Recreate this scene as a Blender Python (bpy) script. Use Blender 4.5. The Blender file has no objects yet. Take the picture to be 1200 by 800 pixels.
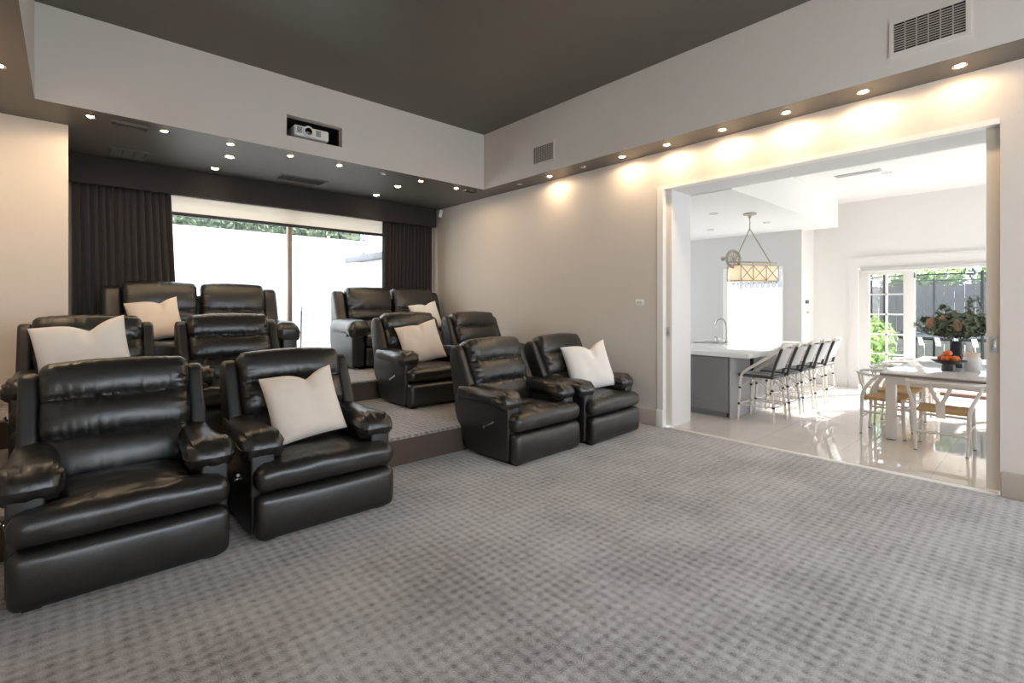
import bpy, bmesh, math, random
from mathutils import Vector, Matrix, noise
random.seed(7)
S = bpy.context.scene
COL = S.collection
PI = math.pi

# ------------------------------------------------------------------ helpers
def lin(c):
    c = c / 255.0
    return c / 12.92 if c <= 0.04045 else ((c + 0.055) / 1.055) ** 2.4

def rgb(r, g, b):
    return (lin(r), lin(g), lin(b), 1.0)

def mat(name, col, rough=0.5, metal=0.0, bump=None, var=None, emis=None, spec=None, sheen=None, coat=None):
    m = bpy.data.materials.new(name)
    m.use_nodes = True
    nt = m.node_tree
    b = nt.nodes['Principled BSDF']
    b.inputs['Base Color'].default_value = col
    b.inputs['Roughness'].default_value = rough
    b.inputs['Metallic'].default_value = metal
    if spec is not None:
        b.inputs['Specular IOR Level'].default_value = spec
    if sheen:
        b.inputs['Sheen Weight'].default_value = sheen
    if coat:
        b.inputs['Coat Weight'].default_value = coat
        b.inputs['Coat Roughness'].default_value = 0.3
    if emis:
        b.inputs['Emission Color'].default_value = emis[0]
        b.inputs['Emission Strength'].default_value = emis[1]
    tc = nt.nodes.new('ShaderNodeTexCoord')
    if bump:
        n = nt.nodes.new('ShaderNodeTexNoise')
        n.inputs['Scale'].default_value = bump[0]
        n.inputs['Detail'].default_value = 4
        nt.links.new(tc.outputs['Object'], n.inputs['Vector'])
        bp = nt.nodes.new('ShaderNodeBump')
        bp.inputs['Strength'].default_value = bump[1]
        bp.inputs['Distance'].default_value = bump[2] if len(bump) > 2 else 0.01
        nt.links.new(n.outputs['Fac'], bp.inputs['Height'])
        nt.links.new(bp.outputs['Normal'], b.inputs['Normal'])
    if var:
        n = nt.nodes.new('ShaderNodeTexNoise')
        n.inputs['Scale'].default_value = var[0]
        n.inputs['Detail'].default_value = 3
        nt.links.new(tc.outputs['Object'], n.inputs['Vector'])
        r = nt.nodes.new('ShaderNodeValToRGB')
        r.color_ramp.elements[0].position = 0.3
        r.color_ramp.elements[1].position = 0.7
        r.color_ramp.elements[0].color = col
        r.color_ramp.elements[1].color = var[1]
        nt.links.new(n.outputs['Fac'], r.inputs['Fac'])
        nt.links.new(r.outputs['Color'], b.inputs['Base Color'])
    return m

def obj(name, bm, m, parent=None, smooth=40):
    me = bpy.data.meshes.new(name)
    bmesh.ops.recalc_face_normals(bm, faces=bm.faces[:])
    bm.to_mesh(me)
    bm.free()
    for x in (m if isinstance(m, (list, tuple)) else [m]):
        me.materials.append(x)
    if smooth:
        me.shade_smooth()
        me.set_sharp_from_angle(angle=math.radians(smooth))
    o = bpy.data.objects.new(name, me)
    COL.objects.link(o)
    if parent:
        o.parent = parent
    return o

def tag(o, label, cat, group=None, kind=None):
    o['label'] = label
    o['category'] = cat
    if group:
        o['group'] = group
    if kind:
        o['kind'] = kind
    return o

def thing(name, label, cat, loc=(0, 0, 0), rz=0, group=None):
    o = bpy.data.objects.new(name, None)
    o.empty_display_size = 0.1
    COL.objects.link(o)
    o.location = loc
    o.rotation_euler = (0, 0, rz)
    return tag(o, label, cat, group)

def struct(o, label=None):
    o['kind'] = 'structure'
    if label:
        o['label'] = label
    return o

def dup(root, loc, rz=0, label=None):
    r = root.copy()
    COL.objects.link(r)
    r.location = loc
    r.rotation_euler = (0, 0, rz)
    if label:
        r['label'] = label
    for ch in list(root.children):
        c = ch.copy()
        COL.objects.link(c)
        c.parent = r
        for g in ch.children:
            d = g.copy()
            COL.objects.link(d)
            d.parent = c
    return r

def NB():
    return bmesh.new()

def box(bm, x0, x1, y0, y1, z0, z1, bev=0.0, seg=2, M=None, mi=0):
    t = bmesh.new()
    r = bmesh.ops.create_cube(t, size=1)
    for v in t.verts:
        v.co = Vector((x0 + (v.co.x + .5) * (x1 - x0), y0 + (v.co.y + .5) * (y1 - y0), z0 + (v.co.z + .5) * (z1 - z0)))
    if bev:
        bmesh.ops.bevel(t, geom=t.edges[:], offset=bev, segments=seg, profile=0.5, affect='EDGES')
    if M:
        bmesh.ops.transform(t, matrix=M, verts=t.verts[:])
    merge(bm, t, mi)

def rect(bm, pl, c0, c1, a0, a1, b0, b1, f, top=None, bottom=True):
    """four-sided frame of non-overlapping bars; pl names the plane, c the thickness range"""
    top = f if top is None else top
    parts = [(a0, a0 + f, b0, b1), (a1 - f, a1, b0, b1), (a0 + f, a1 - f, b1 - top, b1)]
    if bottom:
        parts.append((a0 + f, a1 - f, b0, b0 + f))
    for q in parts:
        if pl == 'yz':
            box(bm, c0, c1, *q)
        elif pl == 'xz':
            box(bm, q[0], q[1], c0, c1, q[2], q[3])
        else:
            box(bm, *q, c0, c1)

def merge(bm, t, mi=0):
    vs = {}
    t.verts.index_update()
    for v in t.verts:
        vs[v.index] = bm.verts.new(v.co)
    for f in t.faces:
        try:
            nf = bm.faces.new([vs[v.index] for v in f.verts])
            nf.material_index = mi
        except ValueError:
            pass
    t.free()

def tube(bm, pts, r, n=8, closed=False, cap=True):
    pts = [Vector(p) for p in pts]
    rad = r if isinstance(r, (list, tuple)) else [r] * len(pts)
    rings = []
    up = None
    L = len(pts)
    for i, p in enumerate(pts):
        if closed:
            tn = (pts[(i + 1) % L] - pts[i - 1]).normalized()
        else:
            tn = (pts[min(i + 1, L - 1)] - pts[max(i - 1, 0)]).normalized()
        if up is None:
            up = Vector((0, 0, 1)) if abs(tn.z) < .9 else Vector((1, 0, 0))
        a = tn.cross(up)
        if a.length < 1e-6:
            a = tn.cross(Vector((0, 1, 0)))
        a.normalize()
        b = a.cross(tn).normalized()
        up = b
        rings.append([bm.verts.new(p + rad[i] * (math.cos(2 * PI * k / n) * a + math.sin(2 * PI * k / n) * b)) for k in range(n)])
    for i in range(L if closed else L - 1):
        A, B = rings[i], rings[(i + 1) % L]
        for k in range(n):
            bm.faces.new([A[k], A[(k + 1) % n], B[(k + 1) % n], B[k]])
    if cap and not closed:
        bm.faces.new(rings[0])
        bm.faces.new(rings[-1][::-1])

def lathe(bm, prof, c=(0, 0, 0), n=24, M=None):
    t = bmesh.new()
    rings = []
    for r, z in prof:
        if r < 1e-5:
            rings.append([t.verts.new((c[0], c[1], c[2] + z))])
        else:
            rings.append([t.verts.new((c[0] + r * math.cos(2 * PI * k / n), c[1] + r * math.sin(2 * PI * k / n), c[2] + z)) for k in range(n)])
    for A, B in zip(rings, rings[1:]):
        for k in range(n):
            a = [A[k % len(A)], A[(k + 1) % len(A)], B[(k + 1) % len(B)], B[k % len(B)]]
            u = []
            for v in a:
                if v not in u:
                    u.append(v)
            if len(u) > 2:
                try:
                    t.faces.new(u)
                except ValueError:
                    pass
    if M:
        bmesh.ops.transform(t, matrix=M, verts=t.verts[:])
    merge(bm, t)

def extr(bm, poly, x0, x1, bev=0.0, seg=3):
    """closed (y,z) outline extruded along x"""
    t = bmesh.new()
    A = [t.verts.new((x0, y, z)) for y, z in poly]
    B = [t.verts.new((x1, y, z)) for y, z in poly]
    n = len(poly)
    fa = t.faces.new(A)
    fb = t.faces.new(B[::-1])
    for i in range(n):
        t.faces.new([A[i], B[i], B[(i + 1) % n], A[(i + 1) % n]])
    bmesh.ops.recalc_face_normals(t, faces=t.faces[:])
    if bev:
        es = list(fa.edges) + list(fb.edges)
        bmesh.ops.bevel(t, geom=es, offset=bev, segments=seg, profile=0.5, affect='EDGES', clamp_overlap=True)
    big = [f for f in t.faces if len(f.verts) > 4]
    bmesh.ops.triangulate(t, faces=big, ngon_method='EAR_CLIP')
    merge(bm, t)

def fillet(poly, r, n=4):
    out = []
    L = len(poly)
    for i in range(L):
        p0, p, p1 = Vector(poly[i - 1]), Vector(poly[i]), Vector(poly[(i + 1) % L])
        a, c = (p0 - p), (p1 - p)
        d = min(r, a.length * .45, c.length * .45)
        A, B_ = p + a.normalized() * d, p + c.normalized() * d
        for k in range(n + 1):
            q = k / n
            out.append(tuple((1 - q) ** 2 * A + 2 * q * (1 - q) * p + q * q * B_))
    return out

def spl(pts, k=6, closed=False):
    """Catmull-Rom through points"""
    P = [Vector(p) for p in pts]
    n = len(P)
    out = []
    rng = n if closed else n - 1
    for i in range(rng):
        p1, p2 = P[i], P[(i + 1) % n]
        p0 = P[i - 1] if (closed or i > 0) else p1 + (p1 - p2)
        p3 = P[(i + 2) % n] if (closed or i + 2 < n) else p2 + (p2 - p1)
        for j in range(k):
            t = j / k
            out.append(0.5 * ((2 * p1) + (p2 - p0) * t + (2 * p0 - 5 * p1 + 4 * p2 - p3) * t * t + (3 * p1 - p0 - 3 * p2 + p3) * t ** 3))
    if not closed:
        out.append(P[-1])
    return out

def axis(h, r, nc, ni):
    a = [-h + r * (1 - math.cos(PI / 2 * k / nc)) for k in range(nc)]
    a = [-h + r * k / nc for k in range(nc)]
    b = [-(h - r) + 2 * (h - r) * k / ni for k in range(ni + 1)]
    c = [-x for x in a[::-1]]
    return a + b + c

def soft(bm, w, d, h, r, nc=3, ni=(8, 8, 8), puff=(0, 0, 0), warp=None, c=(0, 0, 0)):
    """rounded, puffed cushion block centred on c"""
    H = Vector((w / 2, d / 2, h / 2))
    ax = [axis(H[i], r, nc, ni[i]) for i in range(3)]
    vs = {}
    C = Vector(c)
    def vert(i, j, k):
        key = (i, j, k)
        if key in vs:
            return vs[key]
        q = Vector((ax[0][i], ax[1][j], ax[2][k]))
        cl = Vector([max(-(H[a] - r), min(H[a] - r, q[a])) for a in range(3)])
        dv = q - cl
        if dv.length > 1e-9:
            q = cl + dv.normalized() * r
        e = [max(0.0, 1 - (q[a] / H[a]) ** 2) for a in range(3)]
        s = [q[a] / H[a] for a in range(3)]
        q = q + Vector((s[0] * puff[0] * e[1] * e[2], s[1] * puff[1] * e[0] * e[2], s[2] * puff[2] * e[0] * e[1]))
        q = q + C
        if warp:
            q = warp(q)
        v = bm.verts.new(q)
        vs[key] = v
        return v
    n = [len(a) - 1 for a in ax]
    for a in range(3):
        b, e = (a + 1) % 3, (a + 2) % 3
        for side in (0, n[a]):
            for i in range(n[b]):
                for j in range(n[e]):
                    q = []
                    for di, dj in ((0, 0), (1, 0), (1, 1), (0, 1)):
                        idx = [0, 0, 0]
                        idx[a] = side
                        idx[b] = i + di
                        idx[e] = j + dj
                        q.append(vert(*idx))
                    bm.faces.new(q if side else q[::-1])

def sstep(a, b, x):
    t = max(0.0, min(1.0, (x - a) / (b - a)))
    return t * t * (3 - 2 * t)

R0 = math.radians

def nz(x, y, z):
    return noise.noise(Vector((x, y, z)))

# ------------------------------------------------------------------ materials
M = {}
M['wall'] = mat('greige_paint', rgb(216, 208, 200), .75, bump=(220, .03, .002))
M['bulk'] = mat('light_greige_paint', rgb(218, 212, 206), .72, bump=(220, .03, .002))
M['pier'] = mat('warm_cream_paint', rgb(234, 224, 213), .7)
M['ceil'] = mat('charcoal_ceiling_paint', rgb(97, 93, 84), .42)
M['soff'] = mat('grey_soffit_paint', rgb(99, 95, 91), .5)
M['white'] = mat('white_gloss_paint', rgb(236, 234, 231), .35)
M['base'] = mat('taupe_gloss_paint', rgb(186, 176, 166), .4)
M['kwall'] = mat('kitchen_white_paint', rgb(236, 234, 231), .6)
M['kgrey'] = mat('kitchen_pale_grey_paint', rgb(206, 205, 204), .6)
M['kceil'] = mat('kitchen_ceiling_white', rgb(240, 239, 237), .6)
M['leaf'] = mat('sliding_door_paint', rgb(220, 214, 205), .45)
M['pull'] = mat('satin_flush_pull', rgb(206, 208, 212), .35, .6)
M['panelw'] = mat('cool_white_lining', rgb(222, 221, 222), .5)
M['leather'] = mat('black_leather', rgb(29, 27, 26), .35, bump=(70, .2, .004), var=(7, rgb(22, 21, 20)), spec=.9)
M['leatherside'] = mat('black_vinyl_side', rgb(27, 26, 26), .42, bump=(160, .08, .003), spec=.8)
M['blackmetal'] = mat('black_metal', rgb(22, 22, 22), .4, .5)
M['chrome'] = mat('brushed_steel', rgb(190, 190, 188), .25, 1)
M['brass'] = mat('antique_nickel', rgb(168, 160, 148), .35, .8)
M['linen'] = mat('oat_linen', rgb(240, 226, 212), .9, bump=(420, .25, .003), sheen=.3)
M['linen2'] = mat('white_linen', rgb(244, 240, 235), .9, bump=(420, .25, .003), sheen=.3)
M['curt'] = mat('charcoal_curtain', rgb(44, 39, 41), .9, bump=(300, .2, .002), sheen=.2)
M['pelm'] = mat('charcoal_pelmet_fabric', rgb(48, 43, 44), .85, bump=(300, .2, .002))
M['blind'] = mat('cream_blind', rgb(232, 224, 212), .7)
M['blindw'] = mat('white_blind_case', rgb(240, 238, 234), .5)
M['alu'] = mat('dark_window_frame', rgb(40, 40, 42), .4, .3)
M['mull'] = mat('bronze_mullion', rgb(150, 132, 120), .4, .3)
M['plastic'] = mat('white_plastic', rgb(238, 238, 236), .35)
M['grillew'] = mat('grey_grille', rgb(176, 168, 160), .5)
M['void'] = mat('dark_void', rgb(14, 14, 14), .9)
M['darkgr'] = mat('dark_grille', rgb(46, 46, 48), .6)
M['lens'] = mat('projector_lens', rgb(16, 16, 20), .08)
M['cab'] = mat('grey_cabinet_paint', rgb(128, 126, 128), .35)
M['cabside'] = mat('grey_gloss_panel', rgb(168, 167, 170), .2)
M['stone'] = mat('white_stone', rgb(238, 237, 235), .12, var=(3, rgb(226, 225, 224)))
M['rattan'] = mat('white_rattan', rgb(226, 220, 212), .45)
M['weave'] = mat('black_white_weave', rgb(60, 58, 58), .6)
M['weavew'] = mat('pale_weave_back', rgb(196, 195, 196), .6)
M['chairw'] = mat('white_lacquer_wood', rgb(228, 225, 221), .4)
M['cord'] = mat('paper_cord', rgb(196, 160, 112), .8, bump=(180, .4, .004))
M['ttop'] = mat('glossy_table_top', rgb(226, 222, 218), .12, var=(2, rgb(210, 206, 202)))
M['tedge'] = mat('table_edge_grey', rgb(130, 122, 116), .4)
M['bowl'] = mat('dark_grey_ceramic', rgb(70, 70, 74), .4)
M['pot'] = mat('white_ceramic', rgb(235, 235, 236), .3)
M['orange'] = mat('orange_peel', rgb(222, 106, 36), .5)
M['vase'] = mat('dark_glass_vase', rgb(42, 48, 54), .12)
M['leafg'] = mat('eucalyptus_leaf', rgb(104, 116, 92), .55)
M['leafd'] = mat('dark_leaf', rgb(66, 78, 60), .55)
M['banksia'] = mat('banksia_flower', rgb(176, 128, 100), .85, bump=(120, .8, .01))
M['lime'] = mat('bright_green_leaf', rgb(138, 164, 92), .6)
M['hedge'] = mat('hedge_leaf', rgb(78, 92, 72), .6)
M['treeg'] = mat('pale_tree_leaf', rgb(150, 172, 110), .6)
M['extw'] = mat('white_render_wall', rgb(240, 240, 238), .8)
M['pave'] = mat('pale_paving', rgb(226, 224, 220), .7)
M['roofg'] = mat('grey_roof', rgb(120, 122, 126), .6)
M['fence'] = mat('weathered_fence', rgb(122, 116, 112), .8, var=(9, rgb(98, 94, 92)))
M['grassg'] = mat('pale_lawn', rgb(150, 172, 140), .9)
M['netm'] = mat('dark_mesh', rgb(60, 62, 66), .8)
M['strap'] = mat('white_strap', rgb(230, 230, 230), .5)
M['shade'] = mat('parchment_shade', rgb(236, 222, 196), .7, emis=(rgb(255, 222, 172), .35))
M['warm'] = mat('warm_bulb', rgb(255, 240, 215), .3, emis=(rgb(255, 206, 140), 110))
M['cool'] = mat('pale_bulb', rgb(255, 250, 225), .3, emis=(rgb(255, 244, 200), 30))
M['offl'] = mat('unlit_lamp', rgb(190, 186, 180), .3)
M['brick'] = mat('brown_timber_step', rgb(96, 66, 54), .7)

def glass_mat():
    m = bpy.data.materials.new('clear_glass')
    m.use_nodes = True
    nt = m.node_tree
    nt.nodes.clear()
    o = nt.nodes.new('ShaderNodeOutputMaterial')
    mx = nt.nodes.new('ShaderNodeMixShader')
    t = nt.nodes.new('ShaderNodeBsdfTransparent')
    g = nt.nodes.new('ShaderNodeBsdfGlossy')
    g.inputs['Roughness'].default_value = 0.02
    mx.inputs[0].default_value = 0.05
    nt.links.new(t.outputs[0], mx.inputs[1])
    nt.links.new(g.outputs[0], mx.inputs[2])
    nt.links.new(mx.outputs[0], o.inputs['Surface'])
    return m
M['glass'] = glass_mat()

def net_mat():
    """woven mesh: a real see-through knit"""
    m = bpy.data.materials.new('safety_net')
    m.use_nodes = True
    nt = m.node_tree
    nt.nodes.clear()
    o = nt.nodes.new('ShaderNodeOutputMaterial')
    mx = nt.nodes.new('ShaderNodeMixShader')
    t = nt.nodes.new('ShaderNodeBsdfTransparent')
    g = nt.nodes.new('ShaderNodeBsdfDiffuse')
    g.inputs[0].default_value = rgb(70, 72, 76)
    mx.inputs[0].default_value = 0.45
    nt.links.new(t.outputs[0], mx.inputs[1])
    nt.links.new(g.outputs[0], mx.inputs[2])
    nt.links.new(mx.outputs[0], o.inputs['Surface'])
    return m
M['net'] = net_mat()

def carpet_mat(name, c_dark, c_mid, c_light, pitch=0.058):
    m = bpy.data.materials.new(name)
    m.use_nodes = True
    nt = m.node_tree
    N, L = nt.nodes, nt.links
    b = N['Principled BSDF']
    b.inputs['Roughness'].default_value = .95
    b.inputs['Specular IOR Level'].default_value = .15
    b.inputs['Sheen Weight'].default_value = .65
    b.inputs['Sheen Roughness'].default_value = .5
    tc = N.new('ShaderNodeTexCoord')
    sp = N.new('ShaderNodeSeparateXYZ')
    # slight wobble so the loops are not machine-perfect
    nw = N.new('ShaderNodeTexNoise')
    nw.inputs['Scale'].default_value = 28
    nw.inputs['Detail'].default_value = 2
    L.new(tc.outputs['Object'], nw.inputs['Vector'])
    vm = N.new('ShaderNodeVectorMath')
    vm.operation = 'MULTIPLY_ADD'
    vm.inputs[1].default_value = (.014, .014, 0)
    L.new(nw.outputs['Color'], vm.inputs[0])
    L.new(tc.outputs['Object'], vm.inputs[2])
    L.new(vm.outputs[0], sp.inputs[0])
    def math_(op, a, bb=None):
        n = N.new('ShaderNodeMath')
        n.operation = op
        for i, x in enumerate((a, bb)):
            if x is None:
                continue
            if isinstance(x, (int, float)):
                n.inputs[i].default_value = x
            else:
                L.new(x, n.inputs[i])
        return n.outputs[0]
    k = 2 * PI / pitch
    sx = math_('SINE', math_('MULTIPLY', sp.outputs[0], k))
    sy = math_('SINE', math_('MULTIPLY', sp.outputs[1], k))
    sm = math_('ADD', sx, sy)                       # square grid of tufts / dimples
    brk = N.new('ShaderNodeTexNoise')
    brk.inputs['Scale'].default_value = 13
    brk.inputs['Detail'].default_value = 2
    L.new(tc.outputs['Object'], brk.inputs['Vector'])
    dim = math_('MULTIPLY', math_('MULTIPLY', math_('MAXIMUM', math_('SUBTRACT', sm, .15), 0), -.30), brk.outputs['Fac'])
    rim = math_('MULTIPLY', math_('MAXIMUM', math_('SUBTRACT', math_('MULTIPLY', sm, -1), .2), 0), .10)
    h = math_('ADD', math_('ADD', dim, rim), .60)
    pile = N.new('ShaderNodeTexNoise')
    pile.inputs['Scale'].default_value = 190
    pile.inputs['Detail'].default_value = 3
    L.new(tc.outputs['Object'], pile.inputs['Vector'])
    big = N.new('ShaderNodeTexNoise')
    big.inputs['Scale'].default_value = 1.7
    big.inputs['Detail'].default_value = 5
    big.inputs['Roughness'].default_value = .6
    L.new(tc.outputs['Object'], big.inputs['Vector'])
    mid = N.new('ShaderNodeTexNoise')
    mid.inputs['Scale'].default_value = 30
    mid.inputs['Detail'].default_value = 3
    L.new(tc.outputs['Object'], mid.inputs['Vector'])
    def centred(sock, w):
        return math_('MULTIPLY', math_('SUBTRACT', sock, .5), w)
    f = math_('ADD', h, centred(pile.outputs['Fac'], 1.3))
    f = math_('ADD', f, centred(big.outputs['Fac'], 1.3))
    f = math_('ADD', f, centred(mid.outputs['Fac'], 1.0))
    r = N.new('ShaderNodeValToRGB')
    e = r.color_ramp.elements
    e[0].position = .08
    e[0].color = c_dark
    e[1].position = .92
    e[1].color = c_light
    x = e.new(.42)
    x.color = c_mid
    L.new(f, r.inputs['Fac'])
    L.new(r.outputs['Color'], b.inputs['Base Color'])
    bp = N.new('ShaderNodeBump')
    bp.inputs['Strength'].default_value = .8
    bp.inputs['Distance'].default_value = .016
    hh = math_('ADD', h, centred(pile.outputs['Fac'], .55))
    L.new(hh, bp.inputs['Height'])
    L.new(bp.outputs['Normal'], b.inputs['Normal'])
    return m
M['carpet'] = carpet_mat('patterned_loop_carpet', rgb(92, 82, 77), rgb(143, 136, 133), rgb(190, 186, 185))

def tile_mat():
    m = bpy.data.materials.new('polished_porcelain')
    m.use_nodes = True
    nt = m.node_tree
    N, L = nt.nodes, nt.links
    b = N['Principled BSDF']
    b.inputs['Roughness'].default_value = .045
    b.inputs['Specular IOR Level'].default_value = .85
    tc = N.new('ShaderNodeTexCoord')
    br = N.new('ShaderNodeTexBrick')
    br.offset = 0
    br.inputs['Scale'].default_value = 1
    br.inputs['Brick Width'].default_value = .7
    br.inputs['Row Height'].default_value = .7
    br.inputs['Mortar Size'].default_value = .003
    br.inputs['Color1'].default_value = rgb(212, 207, 202)
    br.inputs['Color2'].default_value = rgb(209, 204, 199)
    br.inputs['Mortar'].default_value = rgb(184, 178, 172)
    L.new(tc.outputs['Object'], br.inputs['Vector'])
    L.new(br.outputs['Color'], b.inputs['Base Color'])
    return m
M['tile'] = tile_mat()

# ------------------------------------------------------------------ main dimensions
XR = 5.10      # room face of right wall
XL = -0.60
YB = 7.90      # window wall
YF = -2.60
ZS = 3.18      # soffit
ZC = 4.015     # ceiling
Y1, Z1 = 3.88, 0.245   # first tier
Y2, Z2 = 5.70, 0.485   # second tier
BX = 4.72      # right bulkhead face
BL = -0.215
BY = 5.88

# ------------------------------------------------------------------ room shell
b = NB(); box(b, XL, XR + .03, YF, Y1 + .1, -.12, 0); struct(obj('floor', b, M['carpet']))
b = NB(); box(b, XL, XR, Y1, Y2 + .1, -.1, Z1, .018, 3); struct(obj('floor_lower_tier', b, M['carpet']))
b = NB(); box(b, XL, XR, Y2, YB, -.1, Z2, .018, 3); struct(obj('floor_upper_tier', b, M['carpet']))
b = NB(); box(b, XL - .15, XL, YF, YB + .15, -.1, ZC + .1); struct(obj('wall_left', b, M['wall']))
FX0, FX1, FZ0, FZ1 = -.45, 4.95, .75, 3.12
b = NB()
box(b, XL, FX0, YF - .15, YF, -.1, ZC + .1)
box(b, FX1, XR, YF - .15, YF, -.1, ZC + .1)
box(b, FX0, FX1, YF - .15, YF, FZ1, ZC + .1)
box(b, FX0, FX1, YF - .15, YF, -.1, FZ0)
struct(obj('wall_front', b, M['wall']))
w = thing('added_window_front', 'wide unseen window added to the front wall to light the theatre room', 'window'); w['kind'] = 'structure'  # added behind the camera so daylight fills the theatre room
b = NB()
for x in (FX0, 1.4, 3.0, FX1 - .06):
    box(b, x, x + .06, YF - .12, YF - .04, FZ0, FZ1, .004)
box(b, FX0, FX1, YF - .125, YF - .035, FZ1 - .07, FZ1)
box(b, FX0, FX1, YF - .125, YF - .035, FZ0, FZ0 + .07)
obj('window_frame', b, M['white'], w)
b = NB(); box(b, FX0, FX1, YF - .085, YF - .08, FZ0, FZ1); obj('pane', b, M['glass'], w, 0)
b = NB(); box(b, -6, 12, -14, YF - .15, -.2, -.05); struct(obj('ground_front', b, M['pave']))
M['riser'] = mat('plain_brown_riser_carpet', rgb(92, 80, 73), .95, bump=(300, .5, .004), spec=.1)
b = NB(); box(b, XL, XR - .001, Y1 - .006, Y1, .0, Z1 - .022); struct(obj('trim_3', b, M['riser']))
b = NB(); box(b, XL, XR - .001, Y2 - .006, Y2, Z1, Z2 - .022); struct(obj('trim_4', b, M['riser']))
# right wall with the wide opening to the kitchen
OY0, OY1, OZ = .287, 3.054, 2.745
b = NB()
box(b, XR, XR + .06, YF - .15, OY0, -.1, ZC + .1)
box(b, XR, XR + .06, OY1, YB + .15, -.1, ZC + .1)
box(b, XR, XR + .06, OY0, OY1, OZ, ZC + .1)
struct(obj('wall_right', b, M['wall']))
# thick kitchen side of the same wall; the sliding leaves slip into the gap
KT = 5.62
b = NB()
box(b, 5.205, KT, YF - 1.15, .30, -.1, ZC + .1)
box(b, 5.205, KT, 2.992, YB + .15, -.1, ZC + .1)
box(b, 5.205, KT, .30, 2.992, OZ, ZC + .1)
struct(obj('wall_kitchen_side', b, M['panelw']))
# pier beside the window alcove
b = NB(); box(b, XL, 0.0, 6.53, YB, Z2, ZS); struct(obj('wall_pier', b, M['pier']))
# window wall with its opening
WX0, WX1, WZ0, WZ1 = .55, 4.45, .56, 3.0
b = NB()
box(b, XL, WX0, YB, YB + .15, -.1, ZC + .1)
box(b, WX1, XR + .2, YB, YB + .15, -.1, ZC + .1)
box(b, WX0, WX1, YB, YB + .15, WZ1, ZC + .1)
box(b, WX0, WX1, YB, YB + .15, -.1, WZ0)
struct(obj('wall_window', b, M['wall']))
b = NB(); box(b, XL - .15, XR + .2, YF - .15, YB + .15, ZC, ZC + .12); struct(obj('ceiling', b, M['ceil']))

def bulkhead(name, boxes):
    bm = NB()
    for q in boxes:
        box(bm, *q)
    bm.normal_update()
    bmesh.ops.recalc_face_normals(bm, faces=bm.faces[:])
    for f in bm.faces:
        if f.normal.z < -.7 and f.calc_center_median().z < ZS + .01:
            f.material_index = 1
    return struct(obj(name, bm, [M['bulk'], M['soff']], smooth=0))
bulkhead('ceiling_bulkhead_right', [(BX, XR, YF, BY, ZS, ZC)])
bulkhead('ceiling_bulkhead_left', [(XL, BL, YF, BY, ZS, ZC)])
RX0, RX1, RZ0, RZ1 = 1.847, 2.495, 3.345, 3.585
bulkhead('ceiling_bulkhead_back', [
    (XL, RX0, BY, BY + .25, ZS, ZC), (RX1, XR, BY, BY + .25, ZS, ZC),
    (RX0, RX1, BY, BY + .25, ZS, RZ0), (RX0, RX1, BY, BY + .25, RZ1, ZC),
    (XL, XR, BY + .25, YB, ZS, ZS + .12)])
b = NB()
box(b, RX0 - .01, RX1 + .01, BY + .60, BY + .62, RZ0 - .05, RZ1 + .05)
box(b, RX0 - .03, RX0 - .01, BY + .25, BY + .62, RZ0 - .05, RZ1 + .05)
box(b, RX1 + .01, RX1 + .03, BY + .25, BY + .62, RZ0 - .05, RZ1 + .05)
box(b, RX0 - .03, RX1 + .03, BY + .25, BY + .62, RZ0 - .045, RZ0 - .02)
box(b, RX0 - .03, RX1 + .03, BY + .25, BY + .62, RZ1 + .02, RZ1 + .05)
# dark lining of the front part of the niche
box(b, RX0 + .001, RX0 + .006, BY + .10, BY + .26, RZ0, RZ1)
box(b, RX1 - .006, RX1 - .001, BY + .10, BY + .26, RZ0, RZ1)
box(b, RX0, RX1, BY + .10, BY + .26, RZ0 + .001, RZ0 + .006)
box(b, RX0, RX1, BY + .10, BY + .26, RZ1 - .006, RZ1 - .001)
struct(obj('wall_projector_niche', b, M['void'], smooth=0))

def skirting(name, segs, m):
    bm = NB()
    for q in segs:
        box(bm, *q, bev=.012, seg=2)
    return struct(obj(name, bm, m))
skirting('baseboard_right', [(XR - .025, XR, YF, OY0 - .005, 0, .19), (XR - .025, XR, OY1 + .005, Y1, 0, .19),
                             (XR - .02, XR, Y1, Y2, Z1, Z1 + .17), (XR - .02, XR, Y2, YB, Z2, Z2 + .17)], M['base'])
skirting('baseboard_pier', [(XL, 0.0, 6.505, 6.53, Z2, Z2 + .16)], M['pier'])
skirting('baseboard_left', [(XL, XL + .02, YF, Y1, 0, .18), (XL, XL + .02, Y1, Y2, Z1, Z1 + .17), (XL, XL + .02, Y2, 6.5, Z2, Z2 + .17)], M['base'])
skirting('baseboard_front', [(XL, XR, YF, YF + .02, 0, .18)], M['base'])
# white architrave of the opening
b = NB()
box(b, XR - .012, XR + .059, OY1 - .004, OY1 + .07, 0.2, OZ + .04)
box(b, XR - .012, XR + .059, OY0 + .002, OY1 - .004, OZ - .002, OZ + .04)
box(b, XR - .032, XR + .045, OY1 - .012, OY1 + .085, 0, .2, .008)
# closer over the pocket gap
box(b, XR + .059, 5.21, OY0 - .01, OY1 + .07, OZ + .0005, OZ + .03)
struct(obj('trim_1', b, M['white']))
b = NB(); box(b, XR + .01, XR + .06, .3, 3.0, -.02, .010, .003); struct(obj('trim_2', b, M['white']))
b = NB(); box(b, XR + .06, 5.23, .3, 3.0, -.05, .003); struct(obj('floor_threshold', b, M['tile']))

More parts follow.
